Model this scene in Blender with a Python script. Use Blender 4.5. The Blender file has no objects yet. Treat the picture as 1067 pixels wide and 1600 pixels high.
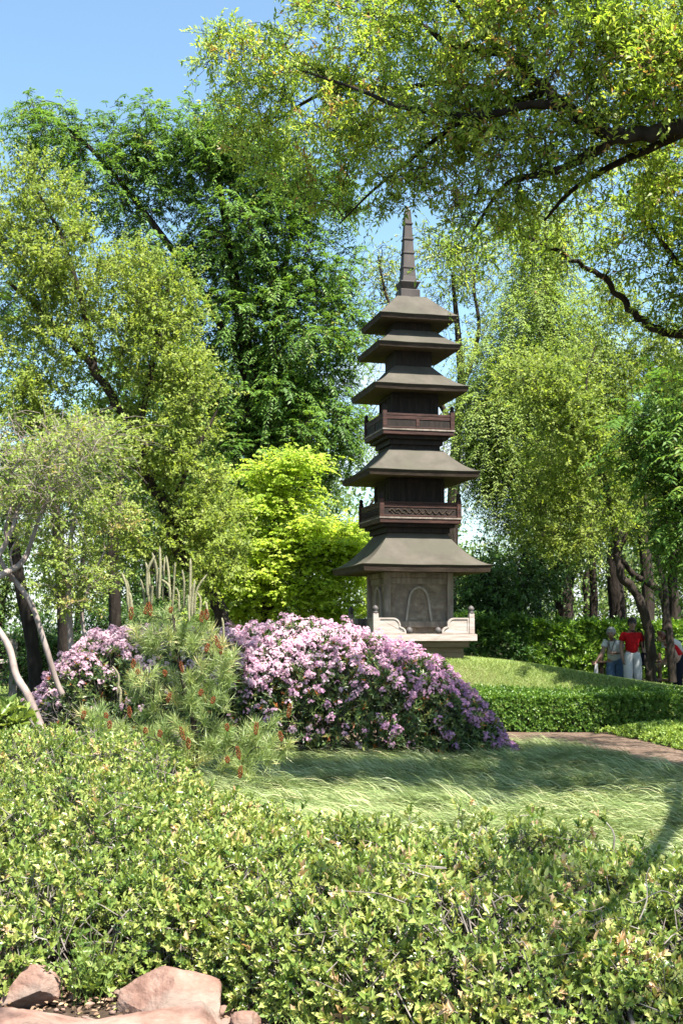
import bpy, math, random
import numpy as np
from mathutils import Vector

rng = np.random.default_rng(11)
random.seed(5)
C = bpy.context.scene.collection
PI = math.pi
FPX, PITCH, EYE = 2000.0, math.atan(185 / 2000), 1.6
CP, SP = math.cos(PITCH), math.sin(PITCH)
SUN = Vector((0.278, -0.397, 0.875)).normalized()


def at(px, py, d):
    """survey helper: the spot d metres north of the viewpoint along a sight line of the photograph"""
    xc = (px - 533.5) / FPX
    yc = (800 - py) / FPX
    dy = CP - yc * SP
    t = d / dy
    return np.array([xc * t, d, EYE + (SP + yc * CP) * t])


def tag(o, label=None, cat=None, group=None, kind=None):
    if label: o['label'] = label
    if cat: o['category'] = cat
    if group: o['group'] = group
    if kind: o['kind'] = kind
    return o


def empty(name, loc, label, cat, group=None, rz=0.0):
    o = bpy.data.objects.new(name, None)
    o.empty_display_size = 0.2
    o.location = tuple(float(v) for v in loc)
    o.rotation_euler = (0, 0, rz)
    C.objects.link(o)
    return tag(o, label, cat, group)


def norm(v):
    return v / np.maximum(np.linalg.norm(v, axis=-1, keepdims=True), 1e-9)


# ---------------------------------------------------------------- materials
def new_mat(name):
    m = bpy.data.materials.new(name)
    m.use_nodes = True
    nt = m.node_tree
    for n in list(nt.nodes):
        nt.nodes.remove(n)
    out = nt.nodes.new('ShaderNodeOutputMaterial')
    return m, nt, out


def ramp(nt, stops, interp='LINEAR'):
    r = nt.nodes.new('ShaderNodeValToRGB')
    r.color_ramp.interpolation = interp
    el = r.color_ramp.elements
    while len(el) < len(stops):
        el.new(0.5)
    for e, (p, c) in zip(el, stops):
        e.position = p
        e.color = (*c, 1)
    return r


SOLID = 0.42      # the photograph is exposed for the shade: solids sit low in their range
LEAFK = 1.4


def leaf_mat(name, stops, trans=0.4, tcol=(1.25, 1.3, 0.6), rough=0.45, spec=0.35):
    """stops: leaf colours the 'tint' attribute picks from; light passing through is yellower"""
    m, nt, out = new_mat(name)
    a = nt.nodes.new('ShaderNodeAttribute'); a.attribute_name = 'tint'
    if 'blossom' not in name: stops = [(p, tuple(c * LEAFK for c in col)) for p, col in stops]
    r = ramp(nt, stops)
    nt.links.new(a.outputs['Fac'], r.inputs['Fac'])
    p = nt.nodes.new('ShaderNodeBsdfPrincipled')
    p.inputs['Roughness'].default_value = rough
    p.inputs['Specular IOR Level'].default_value = spec
    nt.links.new(r.outputs['Color'], p.inputs['Base Color'])
    t = nt.nodes.new('ShaderNodeBsdfTranslucent')
    mul = nt.nodes.new('ShaderNodeMix'); mul.data_type = 'RGBA'; mul.blend_type = 'MULTIPLY'
    mul.inputs['Factor'].default_value = 1
    nt.links.new(r.outputs['Color'], mul.inputs['A'])
    mul.inputs['B'].default_value = (*tcol, 1)
    nt.links.new(mul.outputs['Result'], t.inputs['Color'])
    mx = nt.nodes.new('ShaderNodeMixShader'); mx.inputs['Fac'].default_value = trans
    nt.links.new(p.outputs[0], mx.inputs[1]); nt.links.new(t.outputs[0], mx.inputs[2])
    nt.links.new(mx.outputs[0], out.inputs['Surface'])
    return m


def noise_mat(name, stops, scale=6.0, stretch=(1, 1, 1), rough=0.8, spec=0.2, bump=0.3, bump_scale=None, detail=6.0,
              second=None, dist=0.01, metallic=0.0):
    """noise through a colour ramp with bump; second = (scale, colour, lo, hi) lays blotches of another colour on top"""
    stops = [(p, tuple(c * SOLID for c in col)) for p, col in stops]
    if second: second = (second[0], tuple(c * SOLID for c in second[1]), second[2], second[3])
    m, nt, out = new_mat(name)
    tc = nt.nodes.new('ShaderNodeTexCoord')
    mp = nt.nodes.new('ShaderNodeMapping'); mp.inputs['Scale'].default_value = stretch
    nt.links.new(tc.outputs['Object'], mp.inputs['Vector'])
    n = nt.nodes.new('ShaderNodeTexNoise')
    n.inputs['Scale'].default_value = scale; n.inputs['Detail'].default_value = detail
    n.inputs['Roughness'].default_value = 0.62
    nt.links.new(mp.outputs[0], n.inputs['Vector'])
    r = ramp(nt, stops)
    nt.links.new(n.outputs['Fac'], r.inputs['Fac'])
    col = r.outputs['Color']
    if second:
        n2 = nt.nodes.new('ShaderNodeTexNoise'); n2.inputs['Scale'].default_value = second[0]; n2.inputs['Detail'].default_value = 5
        nt.links.new(tc.outputs['Object'], n2.inputs['Vector'])
        r2 = ramp(nt, [(second[2], (0, 0, 0)), (second[3], (1, 1, 1))])
        nt.links.new(n2.outputs['Fac'], r2.inputs['Fac'])
        mx = nt.nodes.new('ShaderNodeMix'); mx.data_type = 'RGBA'
        nt.links.new(r2.outputs['Color'], mx.inputs['Factor'])
        nt.links.new(col, mx.inputs['A']); mx.inputs['B'].default_value = (*second[1], 1)
        col = mx.outputs['Result']
    p = nt.nodes.new('ShaderNodeBsdfPrincipled')
    p.inputs['Roughness'].default_value = rough
    p.inputs['Specular IOR Level'].default_value = spec
    p.inputs['Metallic'].default_value = metallic
    nt.links.new(col, p.inputs['Base Color'])
    if bump:
        n3 = nt.nodes.new('ShaderNodeTexNoise'); n3.inputs['Scale'].default_value = bump_scale or scale * 2
        n3.inputs['Detail'].default_value = 8
        nt.links.new(mp.outputs[0], n3.inputs['Vector'])
        b = nt.nodes.new('ShaderNodeBump'); b.inputs['Strength'].default_value = bump; b.inputs['Distance'].default_value = dist
        nt.links.new(n3.outputs['Fac'], b.inputs['Height'])
        nt.links.new(b.outputs[0], p.inputs['Normal'])
    nt.links.new(p.outputs[0], out.inputs['Surface'])
    return m


M = {}
M['bark'] = noise_mat('bark_brown', [(0.3, (0.035, 0.026, 0.02)), (0.55, (0.09, 0.07, 0.055)), (0.75, (0.17, 0.14, 0.115))], 9, (1, 1, 0.25), 0.9, 0.1, 0.9, 14, dist=0.04)
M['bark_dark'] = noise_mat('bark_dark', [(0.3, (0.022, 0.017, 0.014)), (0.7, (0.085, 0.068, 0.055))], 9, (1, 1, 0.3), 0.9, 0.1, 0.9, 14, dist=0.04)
M['bark_pale'] = noise_mat('bark_pale_peeling', [(0.3, (0.26, 0.18, 0.155)), (0.5, (0.5, 0.4, 0.35)), (0.72, (0.75, 0.64, 0.57))], 5, (1, 1, 0.35), 0.7, 0.2, 0.4, 16)
M['twig_grey'] = noise_mat('twig_grey', [(0.3, (0.2, 0.16, 0.135)), (0.7, (0.62, 0.55, 0.49))], 12, (1, 1, 1), 0.85, 0.1, 0.3)
M['walnut'] = leaf_mat('leaf_walnut', [(0, (0.045, 0.095, 0.018)), (0.5, (0.09, 0.165, 0.032)), (0.85, (0.14, 0.225, 0.05)), (1, (0.2, 0.2, 0.06))], 0.46, (1.3, 1.3, 0.5), 0.45, 0.25)
M['olive'] = leaf_mat('leaf_olive', [(0, (0.095, 0.142, 0.028)), (0.5, (0.185, 0.235, 0.047)), (1, (0.275, 0.31, 0.085))], 0.55, (1.3, 1.3, 0.55), 0.5, 0.25)
M['myrtle'] = leaf_mat('leaf_myrtle', [(0, (0.1, 0.15, 0.03)), (0.5, (0.18, 0.24, 0.045)), (0.96, (0.26, 0.3, 0.08)), (1, (0.25, 0.2, 0.07))], 0.48, (1.2, 1.2, 0.6), 0.45, 0.35)
M['maple'] = leaf_mat('leaf_maple', [(0, (0.17, 0.26, 0.03)), (0.5, (0.29, 0.37, 0.05)), (1, (0.4, 0.45, 0.1))], 0.58, (1.35, 1.35, 0.55), 0.5, 0.25)
M['oak'] = leaf_mat('leaf_overhanging', [(0, (0.075, 0.125, 0.025)), (0.45, (0.17, 0.235, 0.048)), (0.85, (0.28, 0.33, 0.08)), (0.96, (0.31, 0.34, 0.09)), (0.985, (0.21, 0.13, 0.05)), (1, (0.24, 0.14, 0.07))], 0.57, (1.35, 1.4, 0.5), 0.45, 0.3)
M['cypress'] = leaf_mat('leaf_feathery', [(0, (0.12, 0.19, 0.045)), (0.5, (0.22, 0.295, 0.075)), (1, (0.31, 0.37, 0.12))], 0.55, (1.25, 1.25, 0.55), 0.5, 0.25)
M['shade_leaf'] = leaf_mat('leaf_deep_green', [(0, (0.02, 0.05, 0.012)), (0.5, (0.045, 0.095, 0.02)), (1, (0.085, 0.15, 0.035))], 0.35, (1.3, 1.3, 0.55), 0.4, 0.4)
M['woods'] = leaf_mat('leaf_far_woods', [(0, (0.035, 0.07, 0.02)), (0.4, (0.07, 0.12, 0.03)), (0.75, (0.12, 0.17, 0.05)), (1, (0.2, 0.19, 0.09))], 0.4, (1.2, 1.2, 0.6), 0.5, 0.3)
M['laurel'] = leaf_mat('leaf_laurel', [(0, (0.045, 0.095, 0.015)), (0.5, (0.1, 0.18, 0.025)), (1, (0.19, 0.27, 0.05))], 0.4, (1.2, 1.25, 0.5), 0.28, 0.6)
M['boxwood'] = leaf_mat('leaf_boxwood', [(0, (0.03, 0.075, 0.012)), (0.5, (0.075, 0.145, 0.022)), (1, (0.15, 0.22, 0.04))], 0.35, (1.2, 1.2, 0.5), 0.35, 0.5)
M['cover'] = leaf_mat('leaf_ground_cover', [(0, (0.07, 0.12, 0.02)), (0.5, (0.13, 0.19, 0.035)), (1, (0.22, 0.27, 0.06))], 0.35, (1.2, 1.2, 0.5), 0.45, 0.3)
M['holly'] = leaf_mat('leaf_holly', [(0, (0.03, 0.066, 0.014)), (0.25, (0.08, 0.13, 0.025)), (0.5, (0.165, 0.215, 0.05)), (0.8, (0.28, 0.3, 0.09)), (0.93, (0.38, 0.34, 0.13)), (0.96, (0.27, 0.15, 0.07)), (1, (0.42, 0.28, 0.17))], 0.3, (1.15, 1.15, 0.5), 0.3, 0.5)
M['pale_leaf'] = leaf_mat('leaf_broad_pale', [(0, (0.09, 0.14, 0.03)), (1, (0.22, 0.26, 0.08))], 0.35, (1.2, 1.2, 0.5), 0.35, 0.4)
M['rhodo_leaf'] = leaf_mat('leaf_rhododendron', [(0, (0.02, 0.045, 0.014)), (0.5, (0.06, 0.095, 0.028)), (0.85, (0.14, 0.16, 0.05)), (0.95, (0.17, 0.14, 0.04)), (1, (0.3, 0.1, 0.03))], 0.3, (1.2, 1.2, 0.5), 0.33, 0.5)
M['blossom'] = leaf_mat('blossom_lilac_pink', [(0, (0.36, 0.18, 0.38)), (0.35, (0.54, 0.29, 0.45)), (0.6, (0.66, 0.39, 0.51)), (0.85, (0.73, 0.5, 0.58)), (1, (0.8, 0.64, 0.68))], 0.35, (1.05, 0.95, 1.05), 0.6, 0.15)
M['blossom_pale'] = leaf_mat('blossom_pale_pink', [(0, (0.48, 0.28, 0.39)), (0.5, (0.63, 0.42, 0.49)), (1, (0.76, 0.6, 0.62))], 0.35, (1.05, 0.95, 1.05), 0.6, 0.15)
M['needle'] = leaf_mat('pine_needles', [(0, (0.09, 0.145, 0.045)), (0.5, (0.19, 0.24, 0.085)), (0.85, (0.29, 0.32, 0.135)), (1, (0.42, 0.35, 0.18))], 0.3, (1.2, 1.2, 0.6), 0.42, 0.4)
M['candle'] = noise_mat('pine_candle', [(0.3, (0.3, 0.28, 0.14)), (0.6, (0.56, 0.52, 0.32)), (0.8, (0.74, 0.69, 0.47))], 60, (1, 1, 0.5), 0.8, 0.2, 0.8, 120)
M['cone'] = noise_mat('pollen_cone', [(0.3, (0.26, 0.075, 0.025)), (0.7, (0.52, 0.17, 0.07))], 60, (1, 1, 1), 0.8, 0.1, 0.4, 140)
M['longgrass'] = leaf_mat('long_grass', [(0, (0.075, 0.13, 0.03)), (0.4, (0.12, 0.165, 0.052)), (0.8, (0.23, 0.265, 0.115)), (0.93, (0.34, 0.35, 0.18)), (1, (0.4, 0.34, 0.19))], 0.12, (1.1, 1.1, 0.6), 0.38, 0.45)
M['litter'] = leaf_mat('dry_litter', [(0, (0.07, 0.045, 0.03)), (0.5, (0.17, 0.11, 0.07)), (0.9, (0.3, 0.2, 0.13)), (1, (0.16, 0.2, 0.05))], 0.2, (1.1, 1, 0.8), 0.7, 0.2)
M['turf'] = leaf_mat('turf_blades', [(0, (0.09, 0.14, 0.035)), (0.5, (0.17, 0.23, 0.06)), (1, (0.3, 0.32, 0.12))], 0.3, (1.1, 1.1, 0.6), 0.5, 0.3)
M['soil'] = noise_mat('soil', [(0.3, (0.05, 0.036, 0.025)), (0.5, (0.12, 0.085, 0.06)), (0.7, (0.24, 0.17, 0.125))], 5, (1, 1, 1), 0.95, 0.05, 0.7, 30, second=(0.4, (0.035, 0.05, 0.018), 0.45, 0.6), dist=0.03)
M['lawn'] = noise_mat('lawn_turf', [(0.3, (0.1, 0.15, 0.035)), (0.5, (0.17, 0.22, 0.06)), (0.7, (0.25, 0.28, 0.1))], 2.2, (1, 1, 1), 0.95, 0.05, 0.5, 60, second=(0.9, (0.27, 0.27, 0.11), 0.52, 0.72), dist=0.02)
M['path'] = noise_mat('path_mulch', [(0.3, (0.1, 0.065, 0.045)), (0.5, (0.29, 0.2, 0.145)), (0.7, (0.58, 0.44, 0.34))], 22, (1, 1, 1), 0.95, 0.05, 0.8, 35, second=(1.2, (0.27, 0.18, 0.13), 0.48, 0.66), dist=0.03)
M['rock'] = noise_mat('pink_sandstone', [(0.28, (0.24, 0.12, 0.088)), (0.5, (0.52, 0.315, 0.24)), (0.72, (0.7, 0.51, 0.42))], 6, (1, 1, 1.6), 0.85, 0.2, 0.55, 18, second=(3.5, (0.42, 0.31, 0.25), 0.5, 0.64), dist=0.03)
M['roof'] = noise_mat('roof_weathered', [(0.25, (0.11, 0.092, 0.068)), (0.5, (0.165, 0.142, 0.108)), (0.75, (0.225, 0.196, 0.153))], 2.6, (1, 1, 1.0), 0.8, 0.25, 0.35, 26, second=(1.7, (0.145, 0.138, 0.095), 0.46, 0.66), dist=0.006)
M['fascia'] = noise_mat('fascia_dark_wood', [(0.3, (0.045, 0.03, 0.02)), (0.55, (0.1, 0.068, 0.045)), (0.8, (0.17, 0.12, 0.085))], 3, (1, 1, 6), 0.8, 0.2, 0.4, 8)
M['soffit'] = noise_mat('soffit_wood', [(0.3, (0.1, 0.07, 0.045)), (0.7, (0.24, 0.17, 0.11))], 3, (1, 6, 1), 0.8, 0.2, 0.4, 8)
M['dark_wood'] = noise_mat('upper_dark_wood', [(0.3, (0.018, 0.012, 0.009)), (0.55, (0.045, 0.03, 0.022)), (0.8, (0.095, 0.062, 0.045))], 4, (5, 5, 0.6), 0.75, 0.25, 0.45, 9)
M['red_wood'] = noise_mat('red_brown_wood', [(0.25, (0.03, 0.014, 0.01)), (0.5, (0.085, 0.032, 0.021)), (0.78, (0.19, 0.085, 0.058))], 4, (0.8, 0.8, 5), 0.7, 0.3, 0.5, 10)
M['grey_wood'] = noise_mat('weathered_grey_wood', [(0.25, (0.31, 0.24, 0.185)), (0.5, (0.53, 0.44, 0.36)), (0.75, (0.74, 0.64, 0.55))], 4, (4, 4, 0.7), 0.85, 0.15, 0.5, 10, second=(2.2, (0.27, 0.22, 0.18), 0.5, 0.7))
M['panel_wood'] = noise_mat('rough_panel_wood', [(0.25, (0.24, 0.18, 0.135)), (0.5, (0.46, 0.365, 0.285)), (0.75, (0.72, 0.6, 0.485))], 7, (1, 1, 1.3), 0.9, 0.1, 0.8, 28, second=(6, (0.38, 0.32, 0.265), 0.5, 0.65))
M['moulding'] = noise_mat('moulding_wood', [(0.25, (0.5, 0.42, 0.35)), (0.75, (0.85, 0.75, 0.66))], 6, (3, 3, 1), 0.85, 0.15, 0.4, 12)
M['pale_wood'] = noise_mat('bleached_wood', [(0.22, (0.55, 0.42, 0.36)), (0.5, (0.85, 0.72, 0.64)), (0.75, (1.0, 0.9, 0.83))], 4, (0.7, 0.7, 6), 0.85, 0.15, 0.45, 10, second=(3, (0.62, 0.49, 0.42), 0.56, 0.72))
M['plinth_wood'] = noise_mat('plinth_wood', [(0.25, (0.21, 0.145, 0.09)), (0.5, (0.36, 0.26, 0.17)), (0.75, (0.5, 0.39, 0.28))], 3, (0.6, 0.6, 7), 0.85, 0.15, 0.5, 9)
M['ball'] = noise_mat('finial_ball', [(0.3, (0.11, 0.095, 0.09)), (0.7, (0.23, 0.205, 0.195))], 9, (1, 1, 1), 0.6, 0.35, 0.2)
M['spire'] = noise_mat('spire_metal', [(0.3, (0.07, 0.05, 0.042)), (0.7, (0.15, 0.118, 0.1))], 4, (1, 1, 0.4), 0.6, 0.35, 0.2, 20)
M['fence'] = noise_mat('fence_wood', [(0.25, (0.17, 0.145, 0.12)), (0.5, (0.36, 0.32, 0.275)), (0.75, (0.5, 0.46, 0.41))], 5, (6, 6, 0.7), 0.9, 0.1, 0.4, 12)
M['rail'] = noise_mat('rail_brown', [(0.3, (0.1, 0.06, 0.04)), (0.7, (0.24, 0.16, 0.11))], 5, (1, 1, 1), 0.9, 0.1, 0.4, 12)


def flat(name, col, rough=0.8, spec=0.2, var=0.25, scale=18):
    lo = tuple(c * (1 - var) for c in col); hi = tuple(min(1, c * (1 + var)) for c in col)
    return noise_mat(name, [(0.3, lo), (0.7, hi)], scale, (1, 1, 1), rough, spec, 0.25, 30, dist=0.004)


M['skin'] = flat('skin', (0.5, 0.3, 0.22), 0.55, 0.35, 0.08)
M['red_shirt'] = flat('red_cotton', (0.62, 0.012, 0.018), 0.85, 0.1)
M['white_trousers'] = flat('white_cotton', (0.95, 0.96, 1.0), 0.85, 0.1, 0.08)
M['blue_shirt'] = flat('pale_blue_cotton', (0.95, 0.98, 1.0), 0.85, 0.1, 0.08)
M['jeans'] = flat('denim', (0.16, 0.26, 0.42), 0.9, 0.1)
M['navy'] = flat('navy_cloth', (0.014, 0.016, 0.03), 0.85, 0.1)
M['hair_white'] = flat('white_hair', (0.55, 0.54, 0.53), 0.7, 0.2)
M['hair_dark'] = flat('dark_brown_hair', (0.035, 0.018, 0.014), 0.5, 0.3)
M['hair_red'] = flat('auburn_hair', (0.2, 0.06, 0.03), 0.55, 0.3)
M['black'] = flat('black_plastic', (0.012, 0.012, 0.014), 0.3, 0.5)
M['paper'] = flat('white_paper', (0.78, 0.77, 0.75), 0.9, 0.1, 0.05)
M['lip'] = flat('lips', (0.36, 0.12, 0.1), 0.5, 0.3, 0.05)


# ---------------------------------------------------------------- numpy meshes
def mesh_np(name, V, polys, mat, parent=None, tint=None, smooth=False, mats=None, midx=None):
    V = np.asarray(V, np.float32)
    if parent is not None:
        V = V - np.array(parent.location, np.float32)
    me = bpy.data.meshes.new(name)
    me.vertices.add(len(V)); me.vertices.foreach_set('co', V.ravel())
    polys = [np.asarray(p, np.int32) for p in polys if len(p)]
    loops = np.concatenate([p.ravel() for p in polys])
    sizes = np.concatenate([np.full(len(p), p.shape[1], np.int32) for p in polys])
    starts = np.concatenate([[0], np.cumsum(sizes)[:-1]]).astype(np.int32)
    me.loops.add(len(loops)); me.loops.foreach_set('vertex_index', loops)
    me.polygons.add(len(sizes)); me.polygons.foreach_set('loop_start', starts)
    if smooth:
        me.polygons.foreach_set('use_smooth', np.ones(len(sizes), bool))
    for mm in (mats or [mat]):
        me.materials.append(mm)
    if midx is not None:
        me.polygons.foreach_set('material_index', np.asarray(midx, np.int32))
    me.update(calc_edges=True)
    if tint is not None:
        a = me.attributes.new('tint', 'FLOAT', 'FACE')
        a.data.foreach_set('value', np.asarray(tint, np.float32))
    o = bpy.data.objects.new(name, me)
    C.objects.link(o)
    if parent is not None:
        o.parent = parent
    return o


# leaf templates: (x along, y across, z up), faces
def tpl(verts, faces):
    return np.array(verts, np.float32), [np.array(f, np.int32) for f in faces]


RHOMB = tpl([(0, 0, 0), (0.42, -0.5, 0.09), (1, 0, -0.04), (0.42, 0.5, 0.09)], [[(0, 1, 2, 3)]])
LEAF = tpl([(0, 0, 0), (0.28, -0.45, 0.1), (0.68, -0.36, 0.06), (1, 0, -0.1), (0.68, 0.36, 0.06), (0.28, 0.45, 0.1)],
           [[(0, 1, 2, 3), (0, 3, 4, 5)]])
SPINY = tpl([(0, 0, 0), (0.2, -0.42, 0.12), (0.4, -0.2, 0.03), (0.62, -0.55, 0.14), (0.72, -0.2, 0.0), (1, 0, -0.12),
             (0.72, 0.2, 0.0), (0.62, 0.55, 0.14), (0.4, 0.2, 0.03), (0.2, 0.42, 0.12)],
            [[(0, 1, 2), (0, 2, 8), (0, 8, 9), (4, 5, 6)], [(2, 3, 4, 6), (2, 6, 7, 8)]])
LOBED = tpl([(0, 0, 0), (0.3, -0.5, 0.05), (0.42, -0.14, 0), (0.75, -0.32, -0.06), (1.0, 0, -0.12), (0.75, 0.32, -0.06), (0.42, 0.14, 0), (0.3, 0.5, 0.05)],
            [[(0, 1, 2), (0, 6, 7), (0, 2, 6)], [(2, 3, 4, 5)], [(2, 5, 6)]])
FLORET = tpl([(0, 0, 0)] + [(math.cos(a) * r, math.sin(a) * r, h) for k in range(5) for a, r, h in
             ((2 * PI * k / 5 - 0.42, 0.42, 0.2), (2 * PI * k / 5, 0.56, 0.14), (2 * PI * k / 5 + 0.42, 0.42, 0.2))],
             [[(0, 1 + 3 * k, 2 + 3 * k, 3 + 3 * k) for k in range(5)]])


class Cloud:
    """many small faces (leaves, petals, blades) gathered into one mesh, each with its own tint"""
    def __init__(s):
        s.V, s.P, s.T, s.n = [], {}, {}, 0

    def leaves(s, pos, axis, nrm, L, W, template, tint):
        tv, tf = template
        a = norm(axis); sd = norm(np.cross(nrm, a)); u = np.cross(a, sd)
        L = np.broadcast_to(L, (len(pos),))[:, None, None]; W = np.broadcast_to(W, (len(pos),))[:, None, None]
        V = pos[:, None, :] + L * (tv[None, :, 0:1] * a[:, None, :] + tv[None, :, 2:3] * u[:, None, :]) + W * tv[None, :, 1:2] * sd[:, None, :]
        off = s.n + np.arange(len(pos))[:, None, None] * len(tv)
        for f in tf:
            k = f.shape[1]
            s.P.setdefault(k, []).append((f[None] + off).reshape(-1, k))
            s.T.setdefault(k, []).append(np.repeat(tint, len(f)))
        s.V.append(V.reshape(-1, 3)); s.n += len(pos) * len(tv)

    def build(s, name, mat, parent=None):
        ks = sorted(s.P)
        return mesh_np(name, np.concatenate(s.V), [np.concatenate(s.P[k]) for k in ks], mat, parent,
                       np.clip(np.concatenate([np.concatenate(s.T[k]) for k in ks]), 0, 1))


class Tubes:
    def __init__(s):
        s.V, s.Q, s.n = [], [], 0

    def add(s, P, R, sides=5):
        P = np.asarray(P, float); R = np.asarray(R, float)
        if P.ndim == 2:
            P, R = P[None], R[None]
        n, m, _ = P.shape
        T = norm(np.gradient(P, axis=1))
        ref = np.array([0.31, 0.72, 0.62])
        if n == 1 and abs(T[0].mean(0) @ ref) > 0.85:
            ref = np.array([0.9, -0.3, 0.2])
        u = norm(np.cross(T, ref)); v = np.cross(T, u)
        th = np.arange(sides) * 2 * PI / sides
        ring = P[:, :, None] + R[:, :, None, None] * (np.cos(th)[:, None] * u[:, :, None] + np.sin(th)[:, None] * v[:, :, None])
        s.V.append(ring.reshape(-1, 3))
        i = np.arange(m - 1)[:, None] * sides; k = np.arange(sides)[None]; k2 = (k + 1) % sides
        q = np.stack([i + k, i + k2, i + sides + k2, i + sides + k], -1).reshape(-1, 4)
        s.Q.append((q[None] + s.n + (np.arange(n) * m * sides)[:, None, None]).reshape(-1, 4))
        s.n += n * m * sides

    def build(s, name, mat, parent=None):
        return mesh_np(name, np.concatenate(s.V), [np.concatenate(s.Q)], mat, parent, smooth=True)


def catmull(P, per=5):
    P = np.asarray(P, float)
    Q = np.vstack([2 * P[0] - P[1], P, 2 * P[-1] - P[-2]])
    out = []
    for i in range(1, len(Q) - 2):
        for t in np.arange(per) / per:
            a, b, c, d = Q[i - 1:i + 3]
            out.append(0.5 * (2 * b + (c - a) * t + (2 * a - 5 * b + 4 * c - d) * t * t + (3 * b - a - 3 * c + d) * t ** 3))
    out.append(P[-1])
    return np.array(out)


def ground_z(x, y):
    x = np.asarray(x, float); y = np.asarray(y, float)
    s = np.clip((y - 20.9) / 2.6, 0, 1); s = s * s * (3 - 2 * s)
    back = np.exp(-np.clip((y - 25.2) / 1.9, 0, None) ** 2)
    m = 1.14 * np.exp(-((x - 0.5) / 6.6) ** 2) * s * back
    m = m * np.clip((x + 7) / 4, 0, 1)
    far = np.clip((y - 60) / 60, 0, 1) * 1.0
    return m + far + 0.02 * np.sin(x * 1.3 + 0.5) * np.cos(y * 0.9)


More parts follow.
